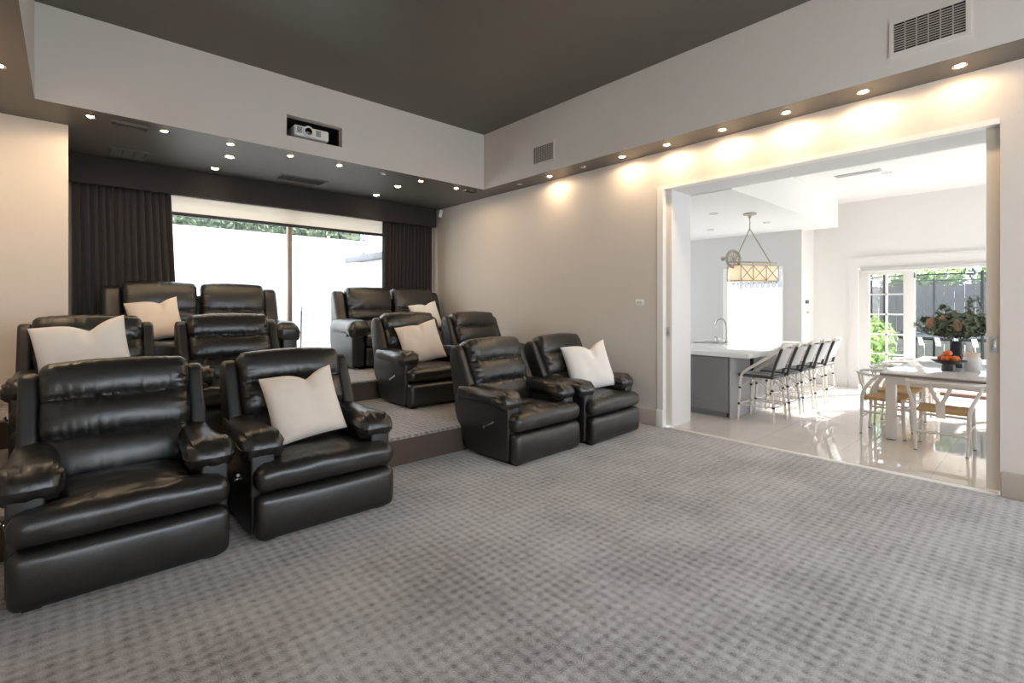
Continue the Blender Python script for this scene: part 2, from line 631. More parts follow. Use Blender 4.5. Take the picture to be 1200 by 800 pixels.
# sliding leaves in the pocket
def leafdoor(name, y0, y1, py, label):
    bm = NB(); box(bm, 5.165, 5.20, y0, y1, .02, 2.80, .004)
    o = struct(obj(name, bm, M['leaf']), label)
    bm = NB()
    box(bm, 5.159, 5.166, py - .022, py + .022, 1.05, 1.17, .006)
    h = obj('flush_pull', bm, M['pull'], o); h['label'] = 'brushed steel flush pull'
    bm = NB(); box(bm, 5.155, 5.160, py - .012, py + .012, 1.07, 1.15, .003)
    obj('pull_recess', bm, M['chrome'], h)
    return o
leafdoor('door_1', 2.985, 4.30, 3.035, 'beige sliding leaf showing at the left of the wide opening')
leafdoor('door_2', -1.0, .366, .325, 'beige sliding leaf showing at the right of the wide opening')

# ------------------------------------------------------------------ theatre window, pelmet, curtains
w = thing('window_1', 'wide sliding window behind the back row of sofas', 'window')
w['kind'] = 'structure'
b = NB()
rect(b, 'xz', YB + .02, YB + .10, WX0, WX1, WZ0, WZ1, .06, .09)
obj('window_frame', b, M['alu'], w)
b = NB(); box(b, 2.50, 2.565, YB + .0, YB + .09, WZ0 + .05, WZ1 - .09, .005)
obj('mullion', b, M['mull'], w)
for x0, x1 in ((WX0 + .06, 2.50), (2.565, WX1 - .06)):
    b = NB(); box(b, x0, x1, YB + .05, YB + .056, WZ0 + .05, WZ1 - .09); obj('pane', b, M['glass'], w, 0)

def cloth_mat():
    m = bpy.data.materials.new('thin_blind_cloth')
    m.use_nodes = True
    nt = m.node_tree
    p = nt.nodes['Principled BSDF']
    p.inputs['Base Color'].default_value = rgb(238, 228, 214)
    p.inputs['Roughness'].default_value = .8
    tr = nt.nodes.new('ShaderNodeBsdfTranslucent')
    tr.inputs[0].default_value = rgb(236, 224, 206)
    mx = nt.nodes.new('ShaderNodeMixShader')
    mx.inputs[0].default_value = .22
    o = nt.nodes['Material Output']
    nt.links.new(p.outputs[0], mx.inputs[1])
    nt.links.new(tr.outputs[0], mx.inputs[2])
    nt.links.new(mx.outputs[0], o.inputs['Surface'])
    return m
M['blindcloth'] = cloth_mat()
w = thing('roller_blind', 'cream roller blind wound up above the wide window', 'blind', (0, 0, 0))
b = NB(); box(b, .62, 4.38, YB - .075, YB - .005, 2.86, 2.98, .01); obj('blind_case', b, M['blindw'], w)
b = NB()
n = 10
vs_ = []
for i in range(n + 1):
    z = 2.90 - .25 * i / n
    y = YB - .045 - .010 * (1 if i in (5, 6) else 0) - .006 * math.sin(PI * i / n)
    vs_.append((b.verts.new((.64, y, z)), b.verts.new((4.36, y, z))))
for p, q in zip(vs_, vs_[1:]):
    b.faces.new([p[0], p[1], q[1], q[0]])
obj('blind_fabric', b, M['blindcloth'], w)
b = NB(); box(b, .64, 4.36, YB - .062, YB - .034, 2.605, 2.652, .006); o = obj('bottom_rail', b, M['alu'], w); o['label'] = 'dark bottom rail'

b = NB(); box(b, .004, 5.0, 7.60, 7.69, 2.84, ZS - .002, .008)
tag(obj('curtain_pelmet', b, M['pelm']), 'long charcoal fabric pelmet across the top of the window', 'pelmet')

def curtain(name, x0t, x1t, x0b, x1b, label, folds):
    bm = NB()
    nu, nv = folds * 14, 14
    zt, zb = 3.05, Z2 + .015
    ph = random.random() * 6
    grid = []
    for j in range(nv + 1):
        t = j / nv
        row = []
        for i in range(nu + 1):
            u = i / nu
            uu = u + .012 * math.sin(9 * u + ph)
            x = (x0t + (x1t - x0t) * uu) * (1 - t) + (x0b + (x1b - x0b) * uu) * t
            if t < .55:
                pass
            a = .026 + .018 * nz(uu * 7, t * .7, ph)
            f = uu * folds * 2 * PI + 1.9 * nz(uu * 5, t * 1.1, ph + 3)
            y = 7.755 + a * math.sin(f) + .010 * math.sin(2 * f + 1 + t) + .006 * nz(uu * 20, t * 4, 1)
            row.append(bm.verts.new((x + .012 * math.cos(f), y, zt + (zb - zt) * t)))
        grid.append(row)
    for j in range(nv):
        for i in range(nu):
            bm.faces.new([grid[j][i], grid[j][i + 1], grid[j + 1][i + 1], grid[j + 1][i]])
    o = obj(name, bm, M['curt'], smooth=80)
    md = o.modifiers.new('t', 'SOLIDIFY'); md.thickness = .004
    return tag(o, label, 'curtain', 'pair of charcoal curtains')
curtain('curtain', .02, .985, .02, 1.10, 'wide charcoal curtain gathered beside the cream pier', 13)
curtain('curtain', 4.00, 4.98, 3.98, 4.98, 'narrow charcoal curtain gathered beside the right wall', 14)

# ------------------------------------------------------------------ recliner
def pleat(x, s, ph):
    """gathered leather: uneven vertical tucks"""
    return .8 * nz(x * s * 1.7, ph, .3) + .6 * nz(x * s * 3.4, ph, 4.3)

def lump(q, ph):
    return .006 * nz(q.x * 6 + ph, q.y * 6, q.z * 6) + .0022 * nz(q.x * 16, q.y * 16 + ph, q.z * 16)

def back_cushion(w, h, seed, rolls=(0, .36, .68, 1.0), depth=.15, amp=.058):
    """upright channelled cushion; local x centred, y<0 is the front, z 0..h"""
    bm = NB()
    def warp(q):
        t = (q.z + h / 2) / h
        fr = sstep(.02, -depth / 2, q.y)          # how much of a front vertex
        tt = max(0, min(.9999, t))
        for a, c in zip(rolls, rolls[1:]):
            if a <= tt <= c:
                s = (tt - a) / (c - a)
                break
        bulge = math.sqrt(max(0.0, 4 * s * (1 - s)))
        ed = min(s, 1 - s) * (c - a) * h
        xe = 1 - (abs(q.x) / (w / 2)) ** 4
        pl = pleat(q.x, 26, seed + a * 9) * .015 * math.exp(-ed / .030) * fr
        side = sstep(.66, 1.0, abs(q.x) / (w / 2))
        pl += .014 * side * pleat(t * h, 26, seed + 20 * (q.x > 0)) * fr
        q2 = q.copy()
        q2.y -= (amp * bulge * (.55 + .45 * xe) + pl) * fr
        q2.y -= lump(q, seed) * .5 * fr
        # soft crowned top, slight belly at the lumbar
        q2.z += .018 * (1 - (q.x / (w / 2)) ** 2) * sstep(.8, 1, t)
        side_in = .010 * (1 - bulge)
        q2.x -= math.copysign(side_in, q.x) * abs(q.x) / (w / 2)
        return q2
    soft(bm, w, depth, h, .05, 4, (76, 3, 54), (0, .02, .0), warp)
    return bm

def tilt(bm, ang, loc):
    Mx = Matrix.Translation(loc) @ Matrix.Rotation(ang, 4, 'X')
    bmesh.ops.transform(bm, matrix=Mx, verts=bm.verts[:])
    return bm

def arm_pad(side, x, wd, seed, y0=.115, y1=.84, ztop=.655, hgt=.13):
    bm = NB()
    L = y1 - y0
    def warp(q):
        s = (q.y + L / 2) / L                     # 0 front .. 1 back
        q2 = q.copy()
        k = .88 + .22 * sstep(.55, .08, s) - .10 * sstep(.6, 1, s)
        q2.x *= k
        fr = sstep(.30, .02, s)
        low = sstep(.045, -.06, q.z)
        q2.z -= .050 * fr * low                   # front end droops over the panel
        q2.z -= .020 * sstep(.20, 0, s) ** 2 * (1 - low) + .018 * math.sin(PI * min(1, s * 1.15)) * (1 - low)
        q2.y -= .018 * fr * (1 - abs(q.z) / .07) * sstep(.2, 0, s)
        ang = math.atan2(q.z, q.x)
        g = (nz(ang * 7.5, seed, s * 3) * .015 * sstep(.0, .06, s) * sstep(.30, .10, s)
             + nz(q.x * 55, q.z * 40, seed) * .006 * sstep(.10, .0, s))
        d = Vector((q.x, 0, q.z))
        if d.length > 1e-6:
            q2 += d.normalized() * (g + lump(q, seed) * .9)
        q2.y += nz(q.x * 45, seed, q.z * 14) * .008 * sstep(.12, .02, s)
        return q2
    soft(bm, wd, L, hgt, .062, 6, (7, 30, 5), (.006, .012, .022), warp)
    bmesh.ops.translate(bm, vec=(x, (y0 + y1) / 2, ztop - hgt / 2), verts=bm.verts[:])
    return bm

PROFILE_SIDE = [(.105, .03), (.65, .03), (.73, .09), (.757, .22), (.835, .29), (.875, .40), (.862, .52), (.79, .578), (.16, .57), (.105, .53)]
PROFILE_WING = [(.60, .54), (.735, .81), (.815, .985), (.875, 1.015), (.95, .985), (.965, .88), (.93, .70), (.86, .39), (.78, .37), (.68, .45)]

def make_recliner(seed, label, grp):
    t = thing('recliner_chair', label, 'armchair', group=grp)
    b = NB()
    box(b, -.34, .34, .13, .74, .05, .36, .01)
    obj('base_body', b, M['leatherside'], t)
    b = NB()
    for sx in (-1, 1):
        box(b, sx * .36 - .03, sx * .36 + .03, .09, .60, 0, .055, .004)
        box(b, sx * .36 - .035, sx * .36 + .035, .06, .14, 0, .02, .003)
    box(b, -.36, .36, .30, .36, .02, .05)
    obj('base_rail', b, M['blackmetal'], t)
    for sx in (-1, 1):
        b = NB()
        extr(b, fillet(PROFILE_SIDE, .05), sx * .315, sx * .452, .016, 3)
        obj('side_panel', b, M['leatherside'], t)
    # footrest panel
    b = NB()
    def wf(q):
        q2 = q.copy()
        q2.y -= .010 * math.sin(PI * (q.z + .135) / .27) * (q.y < 0) - lump(q, seed) * .6
        return q2
    soft(b, .885, .112, .272, .050, 5, (18, 2, 10), (0, .008, 0), wf)
    bmesh.ops.translate(b, vec=(0, .058, .150), verts=b.verts[:])
    obj('footrest', b, M['leather'], t)
    # T-shaped seat cushion
    b = NB()
    def ws(q):
        y = q.y + .33
        q2 = q.copy()
        k = 1 - .345 * sstep(.105, .165, y)
        q2.x *= k
        top = sstep(-.02, .06, q.z)
        e = 1 - (abs(q.x) / .445) ** 2
        q2.z += top * (.030 * e * sstep(0, .25, y) * sstep(.75, .3, y) + .006)
        q2.z -= .012 * (1 - e) * top
        # gathered wrinkles from the front seam and crease to the back corners
        q2.z += top * .011 * pleat(q.x + .25 * y, 20, seed) * sstep(.34, .05, y) * sstep(-.0, .05, y)
        q2.z += top * (.010 * nz(q.x * 5 + seed, y * 9, 2) - .010 * math.exp(-((q.x - .1 * math.sin(seed)) ** 2 + (y - .3) ** 2) / .02))
        q2.y += lump(q, seed + 2) * (1 - top)
        return q2
    soft(b, .892, .66, .155, .062, 5, (36, 34, 3), (0, .004, .004), ws)
    bmesh.ops.translate(b, vec=(0, .322, .375), verts=b.verts[:])
    obj('seat', b, M['leather'], t)
    for sx in (-1, 1):
        obj('arm_pad', arm_pad(sx, sx * .372, .225, seed + 7 * sx, ztop=.64), M['leather'], t)
    for sx in (-1, 1):
        b = NB()
        extr(b, fillet(PROFILE_WING, .04), sx * .358, sx * .448, .026, 4)
        obj('wing', b, M['leatherside'], t)
    b = NB()
    extr(b, [(.70, .34), (.78, .32), (.90, .50), (.955, .92), (.90, .95), (.80, .70)], -.37, .37, .02)
    obj('back_panel', b, M['leatherside'], t)
    b = tilt(back_cushion(.725, .70, seed), math.radians(-19.5), (0, .768, .718))
    obj('backrest', b, M['leather'], t)
    b = NB()
    tube(b, [(-.452, .40, .30), (-.474, .40, .30)], .018, 10)
    tube(b, [(-.474, .41, .295), (-.478, .36, .318), (-.482, .26, .365)], [.007, .008, .010], 8)
    h = obj('recline_lever', b, M['chrome'], t); h['label'] = 'steel recline lever'
    return t

GR = 'black leather recliners on the tiers'
ROW1, ROW2, ROW3 = 3.10, 4.80, 6.66
rec = make_recliner(3.1, 'black leather recliner nearest the camera, empty, at the left end of the front row', GR)
rec.location = (.235, ROW1, 0)
rec.rotation_euler = (0, 0, 0)
recB = make_recliner(11.7, 'front row black leather recliner holding an oat cushion, left of the step', GR)
recB.location = (1.255, ROW1, 0)
recC = make_recliner(23.3, 'empty front row black recliner with crinkled glossy back, right of the step', GR)
recC.location = (3.30, ROW1 + .02, 0)
recC.rotation_euler = (0, 0, R0(2.0))
dup(recB, (4.305, ROW1, 0), R0(3.5), 'front row black recliner with a white cushion against the right wall')
dup(recC, (.14, ROW2, Z1), 0, 'second row black recliner with white cushion, directly behind the nearest recliner')
dup(rec, (1.21, ROW2, Z1), 0, 'empty second row black recliner in front of the left sofa')
dup(rec, (3.255, ROW2, Z1), 0, 'second row black recliner holding an oat cushion in front of the right sofa')
dup(recB, (4.30, ROW2, Z1), 0, 'empty second row black recliner by the right wall, half hidden')

# ------------------------------------------------------------------ two-seat reclining sofas
def make_sofa(seed, label):
    W = 2.02
    t = thing('recliner_sofa', label, 'sofa', group='two-seat reclining sofas on the top tier')
    hw = W / 2
    b = NB()
    box(b, -hw + .2, hw - .2, .12, .80, .05, .36, .01)
    obj('base_body', b, M['leatherside'], t)
    b = NB()
    for sx in (-.80, 0, .80):
        box(b, sx - .04, sx + .04, .15, .70, 0, .055, .004)
    box(b, -.80, .80, .38, .46, .01, .05)
    obj('base_rail', b, M['blackmetal'], t)
    for sx in (-1, 1):
        # scrolled arm panel: front view outline flares at the top
        b = NB()
        pr = [(.04, .04), (.62, .04), (.74, .10), (.82, .22), (.86, .40), (.86, .56), (.80, .62), (.10, .62), (.05, .58)]
        extr(b, fillet(pr, .05), sx * (hw - .20), sx * (hw - .02), .02, 3)
        obj('arm_panel', b, M['leatherside'], t)
        # rolled pad: drops over the outer side and the front
        b = NB()
        def wr(q, sx=sx):
            s = (q.y + .40) / .80
            q2 = q.copy()
            fr = sstep(.22, 0, s)
            q2.z -= .05 * fr * sstep(.02, -.06, q.z) + .03 * sstep(.12, 0, s)
            q2.x *= .92 + .12 * sstep(.5, .05, s)
            if q.x * sx > 0:
                q2.z -= .045 * (abs(q.x) / .14) ** 2
            a = math.atan2(q.z, q.x)
            d = Vector((q.x, 0, q.z))
            if d.length > 1e-6:
                q2 += d.normalized() * (.008 * pleat(a, 5, seed) * sstep(.3, .1, s) + lump(q, seed))
            return q2
        soft(b, .285, .82, .17, .078, 5, (5, 18, 3), (.006, .01, .02), wr)
        bmesh.ops.translate(b, vec=(sx * (hw - .125), .425, .625), verts=b.verts[:])
        obj('arm_pad', b, M['leather'], t)
        # recline latch on the outer side
        b = NB(); tube(b, [(sx * (hw - .02), .20, .50), (sx * (hw + .004), .20, .50)], .028, 14)
        h = obj('recline_latch', b, M['blackmetal'], t)
        b = NB(); tube(b, [(sx * (hw + .003), .20, .515), (sx * (hw + .008), .20, .46)], .008, 8)
        obj('latch_pull', b, M['chrome'], h)
        # side wing of the back
        b = NB()
        wp = [(.60, .60), (.70, .80), (.77, 1.03), (.81, 1.13), (.86, 1.16), (.92, 1.14), (.945, 1.06), (.93, .75), (.90, .48), (.84, .42), (.72, .48)]
        extr(b, fillet(wp, .05), sx * (hw - .235), sx * (hw - .055), .05, 5)
        obj('wing', b, M['leather'], t)
    for sx in (-1, 1):
        cx = sx * .395
        b = NB()
        def ws(q):
            q2 = q.copy()
            e = (1 - (q.x / .39) ** 2)
            q2.z += (q.z > 0) * (.022 * e + .006 * pleat(q.x, 18, seed + sx) * sstep(.0, -.3, q.y))
            return q2
        soft(b, .775, .66, .17, .055, 4, (16, 12, 3), (0, .006, .006), ws)
        bmesh.ops.translate(b, vec=(cx, .345, .40), verts=b.verts[:])
        obj('seat', b, M['leather'], t)
        b = NB()
        soft(b, .775, .10, .27, .032, 4, (14, 2, 8), (0, .01, 0))
        bmesh.ops.translate(b, vec=(cx, .075, .175), verts=b.verts[:])
        obj('footrest', b, M['leather'], t)
        b = tilt(back_cushion(.755, .74, seed + sx * 5, (0, .27, .49, 1.0), .17, .055), math.radians(-13), (cx, .765, .835))
        obj('backrest', b, M['leather'], t)
    b = NB()
    extr(b, [(.74, .34), (.84, .32), (.91, .50), (.935, 1.02), (.88, 1.05), (.82, .70)], -hw + .22, hw - .22, .02)
    obj('back_panel', b, M['leatherside'], t)
    return t
so = make_sofa(5.2, 'two-seat black leather sofa on the top tier, behind the left recliners')
so.location = (1.25, ROW3, Z2)
dup(so, (3.985, ROW3, Z2), 0, 'two-seat black leather sofa on the top tier, by the right wall')

# ------------------------------------------------------------------ throw cushions
def pillow(name, label, size, loc, rot, m, chop=.10, seed=1.0, chopx=0.0, thick=.085):
    bm = NB()
    n = 26
    hs = size / 2
    def P(u, v, sd):
        au, av = abs(u), abs(v)
        pin = 1 - .055 * (1 - u * u) * 0
        x = u * hs * (1 - .02 * (1 - av ** 2) * (au ** 3))
        x *= 1 - .045 * (1 - v * v) * au ** 4
        z = v * hs * (1 - .05 * (1 - u * u) * av ** 4)
        th = thick * ((1 - u ** 4) * (1 - v ** 4)) ** .55 * (1 - .15 * u * u * v * v)
        g = math.exp(-abs((u - chopx) / .30) ** 1.35) * sstep(-.35, 1, v)
        z -= chop * size * g
        th *= 1 - .55 * math.exp(-((u - chopx) / .10) ** 2) * sstep(.2, .9, v)
        th += .006 * nz(u * 3 + seed, v * 3, sd) * (1 - u ** 4) * (1 - v ** 4)
        # sag: lower part fuller
        th *= 1 + .18 * (-v) * (1 - v * v)
        return Vector((x, sd * th, z))
    V = {}
    for sd in (-1, 1):
        for i in range(n + 1):
            for j in range(n + 1):
                edge = i in (0, n) or j in (0, n)
                key = (i, j, 0 if edge else sd)
                if key in V:
                    continue
                u, v = -math.cos(PI * i / n), -math.cos(PI * j / n)
                u = .55 * u + .45 * (2 * i / n - 1)
                v = .55 * v + .45 * (2 * j / n - 1)
                V[key] = bm.verts.new(P(u, v, sd if not edge else 0))
    g = lambda i, j, sd: V[(i, j, 0 if (i in (0, n) or j in (0, n)) else sd)]
    for sd in (-1, 1):
        for i in range(n):
            for j in range(n):
                q = [g(i, j, sd), g(i + 1, j, sd), g(i + 1, j + 1, sd), g(i, j + 1, sd)]
                bm.faces.new(q if sd < 0 else q[::-1])
    Mx = Matrix.Translation((0, 0, hs))
    bmesh.ops.transform(bm, matrix=Mx, verts=bm.verts[:])
    o = obj(name, bm, m, smooth=80)
    o.location = loc
    o.rotation_euler = rot
    return tag(o, label, 'cushion', 'throw cushions on the seats')
R = math.radians
pillow('throw_cushion', 'large oat linen cushion on the front row recliner left of the step', .485, (1.245, 3.42, .50), (R(-25), R(-8), R(-4)), M['linen'], .13, 1.0, .22)
pillow('throw_cushion', 'white linen cushion on the front row recliner against the right wall', .54, (4.345, 3.44, .475), (R(-20), R(-9), R(-26)), M['linen2'], .15, 2.0, .25)
pillow('throw_cushion', 'white linen cushion with deep dent on the recliner behind the nearest recliner', .60, (.14, 5.14, Z1 + .475), (R(-20), R(-10), R(-4)), M['linen2'], .14, 3.0, .2)
pillow('throw_cushion', 'oat linen cushion on the second row recliner in front of the right sofa', .52, (3.245, 5.14, Z1 + .475), (R(-24), R(-12), R(-16)), M['linen'], .04, 4.0, .1)
pillow('throw_cushion', 'oat linen cushion on the left end of the left sofa', .52, (.80, 7.03, Z2 + .515), (R(-22), R(-10), R(-3)), M['linen'], .10, 5.0, .3)
pillow('throw_cushion', 'pale cushion tilted on the right end of the right sofa', .50, (4.50, 7.04, Z2 + .515), (R(-24), R(-10), R(-12)), M['linen2'], .08, 6.0, .2)

# ------------------------------------------------------------------ downlights
def lamp_spot(loc, energy, col, size, blend=.9, rad=.03):
    l = bpy.data.lights.new('downlight_lamp', 'SPOT')
    l.energy = energy
    l.color = col
    l.spot_size = R(size)
    l.spot_blend = blend
    l.shadow_soft_size = rad
    o = bpy.data.objects.new('downlight_lamp', l)
    COL.objects.link(o)
    o.location = loc
    return o

def make_downlight(kind, label, grp):
    t = thing('downlight', label, 'ceiling light', group=grp)
    b = NB(); lathe(b, [(.030, -.002), (.046, -.006), (.048, 0), (.030, 0)], n=24)
    obj('rim', b, M['chrome'], t)
    b = NB(); lathe(b, [(0, -.012), (.012, -.011), (.022, -.007), (.028, 0), (0, 0)], n=20)
    obj('bulb', b, M[{'w': 'warm', 'c': 'cool', 'o': 'offl'}[kind]], t)
    return t
ordn = ['first', 'second', 'third', 'fourth', 'fifth', 'sixth', 'seventh']
WARM = (1.0, .77, .52)
first = {}
def downlight(kind, x, y, label, grp, z=ZS, e=13):
    if kind not in first:
        first[kind] = make_downlight(kind, label, grp)
        first[kind].location = (x, y, z)
        o = first[kind]
    else:
        o = dup(first[kind], (x, y, z), 0, label)
        o['group'] = grp
    if kind == 'c':
        o.scale = (1.5, 1.5, 1.2)
    if kind == 'w':
        l = lamp_spot((0, 0, -.02), e * (1.6 if x < 0 else 1), WARM, 178, .35)
        l.parent = o
    elif kind == 'c':
        l = lamp_spot((0, 0, -.02), e * .5, (1, .92, .72), 120, 1.0)
        l.parent = o
    return o
GL = 'recessed downlights in the soffits'
for i, y in enumerate((.489, 1.085, 1.676, 2.27, 2.89, 3.482, 4.672)):
    downlight('w', 4.905, y, f'lit downlight in the narrow soffit over the right wall, {ordn[i]} from the picture edge', GL, e=4.2)
for y, s in ((4.08, 'the nearer to the camera'), (5.27, 'the nearer to the back corner')):
    downlight('o', 4.905, y, f'small unlit downlight in the soffit over the right wall, {s}', GL)
for i, x in enumerate((.154, .729, 1.323, 1.953, 2.548, 3.738, 4.356)):
    downlight('w', x, 6.09, f'lit downlight along the front edge of the back soffit, {ordn[i]} from the cream pier', GL, e=4.2)
downlight('o', 3.14, 6.09, 'small unlit downlight along the front edge of the back soffit', GL)
for i, y in enumerate((5.25, 4.65)):
    downlight('w', -.385, y, ('lit downlight in the left soffit cut by the picture edge, the one nearer the pier', 'lit downlight in the left soffit, glowing just past the picture edge')[i], GL, e=4.2)
for x, y, s in ((1.428, 6.61, 'nearer of the left pair'), (1.41, 7.31, 'left pair, by the pelmet'), (3.64, 6.58, 'right pair, the nearer one'), (3.67, 7.32, 'right pair, by the pelmet')):
    downlight('c', x, y, f'pale yellow downlight in the middle of the back soffit, {s}', GL, e=4.2)

# ------------------------------------------------------------------ vents, projector, small fittings
def wall_vent(y0, y1, z0, z1, nc, nr, label, vert=False):
    x = BX
    t = thing('air_vent', label, 'vent', group='air vents')
    b = NB()
    f = .028
    rect(b, 'yz', x - .012, x, y0, y1, z0, z1, f)
    obj('vent_frame', b, M['bulk'], t)
    b = NB(); box(b, x - .003, x - .001, y0 + f, y1 - f, z0 + f, z1 - f); obj('vent_backing', b, M['void'], t)
    b = NB()
    for i in range(1, nc):
        y = y0 + f + (y1 - y0 - 2 * f) * i / nc
        box(b, x - .011, x - .003, y - .0035, y + .0035, z0 + f, z1 - f)
    for i in range(1, nr):
        z = z0 + f + (z1 - z0 - 2 * f) * i / nr
        box(b, x - .009, x - .003, y0 + f, y1 - f, z - .0035, z + .0035)
    obj('vent_grille', b, M['grillew'], t)
    return t
wall_vent(.41, .875, 3.315, 3.59, 6, 12, 'wide louvred vent on the right bulkhead near the picture corner')
wall_vent(4.40, 4.815, 3.305, 3.575, 12, 10, 'small square-mesh vent on the right bulkhead near the back corner')

def soffit_vent(x0, x1, y0, y1, n, mf, mg, label, back=True):
    t = thing('air_vent', label, 'vent', group='air vents')
    f = .022
    z = ZS
    b = NB()
    rect(b, 'xy', z - .012, z, x0, x1, y0, y1, f)
    obj('vent_frame', b, mf, t)
    b = NB(); box(b, x0 + f, x1 - f, y0 + f, y1 - f, z - .003, z - .001); obj('vent_backing', b, M['void'] if back else mf, t)
    b = NB()
    for i in range(1, n):
        y = y0 + f + (y1 - y0 - 2 * f) * i / n
        box(b, x0 + f, x1 - f, y - .004, y + .004, z - .010, z - .003)
    for i in (1, 2):
        x = x0 + f + (x1 - x0 - 2 * f) * i / 3
        box(b, x - .005, x + .005, y0 + f, y1 - f, z - .010, z - .003)
    obj('vent_grille', b, mg, t)
soffit_vent(2.12, 2.76, 6.98, 7.30, 9, M['soff'], M['darkgr'], 'dark rectangular return vent in the back soffit above the window')
soffit_vent(.34, .70, 7.08, 7.46, 8, M['soff'], M['soff'], 'faint grey vent in the back soffit close to the cream pier', False)
def hatch(x0, x1, y0, y1, label):
    t = thing('ceiling_slot', label, 'vent', group='slot vents in the back soffit')
    b = NB()
    rect(b, 'xy', ZS - .03, ZS, x0, x1, y0, y1, .012)
    obj('slot_lip', b, M['soff'], t)
    b = NB(); box(b, x0 + .012, x1 - .012, y0 + .012, y1 - .012, ZS - .006, ZS - .001); obj('slot_cover', b, M['soff'], t)
hatch(.30, .60, 6.02, 6.16, 'small raised slot between the first two downlights by the pier')
hatch(4.48, 4.68, 6.00, 6.10, 'small raised slot beside the last downlight in the back corner')

t = thing('projector', 'white ceiling projector sitting in the black niche of the back bulkhead', 'projector', (2.16, BY + .08, RZ0 + .055))
b = NB(); box(b, -.205, .205, 0, .30, 0, .125, .02, 3); obj('housing', b, M['plastic'], t)
b = NB()
Mx = Matrix.Translation((-.045, -.02, .068)) @ Matrix.Rotation(PI / 2, 4, 'X')
lathe(b, [(.042, .0), (.062, .0), (.062, -.03), (.042, -.03)], n=28, M=Mx)
lr = obj('lens_ring', b, M['plastic'], t)
b = NB(); lathe(b, [(0, .010), (.02, .006), (.042, -.004), (.042, -.02), (0, -.02)], n=24, M=Mx)
obj('lens', b, M['lens'], lr)
for x in (-.145, .075):
    b = NB()
    for i in range(6):
        box(b, x - .028, x + .028, -.003, .004, .035 + i * .012, .041 + i * .012)
    g = obj('intake_grille', b, M['darkgr'], t)
b = NB(); tube(b, spl([(-.205, .22, .06), (-.26, .20, .07), (-.31, .24, .06)], 5), .004, 6)
obj('power_lead', b, M['darkgr'], t)
b = NB(); box(b, -.05, .05, .1, .2, -.034, .004, .004); obj('mount', b, M['blackmetal'], t)

b = NB(); box(b, -.035, .035, -.03, .03, -.07, .07, .016, 3)
o = obj('motion_sensor', b, M['plastic']); o.location = (5.052, 7.555, 3.085); o.rotation_euler = (0, R(12), R(-35))
tag(o, 'small white motion sensor in the corner above the narrow curtain', 'sensor')

t = thing('wall_switch', 'white switch plate on the right wall beside the wide opening', 'switch', (XR, 3.366, 1.445))
b = NB(); box(b, -.010, 0, -.058, .058, -.036, .036, .003); obj('switch_plate', b, M['plastic'], t)
for y in (-.022, .018):
    b = NB(); box(b, -.015, -.009, y - .009, y + .009, -.014, .014, .002); obj('rocker', b, M['offl'], t)

t = thing('broom_pole', 'thin grey pole leaning outside against the wide window', 'pole', (0, 0, 0))
b = NB(); tube(b, [(2.90, 8.55, .10), (2.77, 8.10, 1.36)], .012, 10); obj('pole_shaft', b, M['roofg'], t)
b = NB(); tube(b, [(2.772, 8.107, 1.33), (2.766, 8.085, 1.40)], .017, 10); obj('pole_grip', b, M['plastic'], t)
b = NB(); box(b, 2.80, 3.0, 8.50, 8.62, .0, .11, .02); obj('broom_head', b, M['darkgr'], t)

# ------------------------------------------------------------------ courtyard outside the theatre window
b = NB(); box(b, -3, 9, YB + .15, 12.5, -.1, 0); struct(obj('ground_courtyard', b, M['pave']))
b = NB()
box(b, -4, 5.1, 10.6, 10.8, 0, 2.80, .01)
box(b, -4, 5.1, 10.56, 10.84, 2.77, 2.86, .01)
struct(obj('wall_courtyard', b, M['extw']))
b = NB(); box(b, 5.12, 5.3, 8.2, 10.8, 0, 3.1, .01); struct(obj('wall_courtyard_return', b, M['extw']))
t = thing('garden_shed', 'white lean-to with a grey eave along the right of the courtyard', 'shed', (4.78, 8.5, 0))
b = NB(); box(b, 0, .30, 0, 1.75, 0, 2.36); obj('shed_wall', b, M['extw'], t)
b = NB(); box(b, -.27, .30, -.1, 1.85, 2.361, 2.43); box(b, -.31, -.271, -.1, 1.88, 2.33, 2.45, .006); obj('shed_roof', b, M['roofg'], t)
b = NB(); box(b, -.012, -.001, .25, .95, .02, 1.95, .004); obj('shed_door', b, M['kgrey'], t)
b = NB(); tube(b, [(-.05, 1.5, 2.42), (-.05, 1.5, 2.52), (-.09, 1.5, 2.54)], .02, 8); obj('roof_pipe', b, M['roofg'], t)

def leaves(bm, n, fn, size, flat=.0):
    for _ in range(n):
        p, nrm = fn()
        d = Vector((random.uniform(-1, 1), random.uniform(-1, 1), random.uniform(-1, 1)))
        if nrm is not None:
            d = (nrm + .7 * d)
        d.normalize()
        a = d.cross(Vector((random.uniform(-1, 1), random.uniform(-1, 1), random.uniform(-1, 1)))).normalized()
        c = d.cross(a)
        s = size * random.uniform(.6, 1.3)
        w_ = s * .42
        p = Vector(p)
        bend = d * s * .18
        v = [bm.verts.new(p - a * s), bm.verts.new(p - c * w_ + bend), bm.verts.new(p + a * s), bm.verts.new(p + c * w_ + bend)]
        bm.faces.new([v[0], v[1], v[2]])
        bm.faces.new([v[0], v[2], v[3]])

def ell(c, r):
    def f():
        while True:
            u = Vector((random.gauss(0, 1), random.gauss(0, 1), random.gauss(0, 1)))
            if u.length > .01:
                u.normalize()
                break
        k = random.uniform(.72, 1.02)
        return (c[0] + u.x * r[0] * k, c[1] + u.y * r[1] * k, c[2] + u.z * r[2] * k), u
    return f

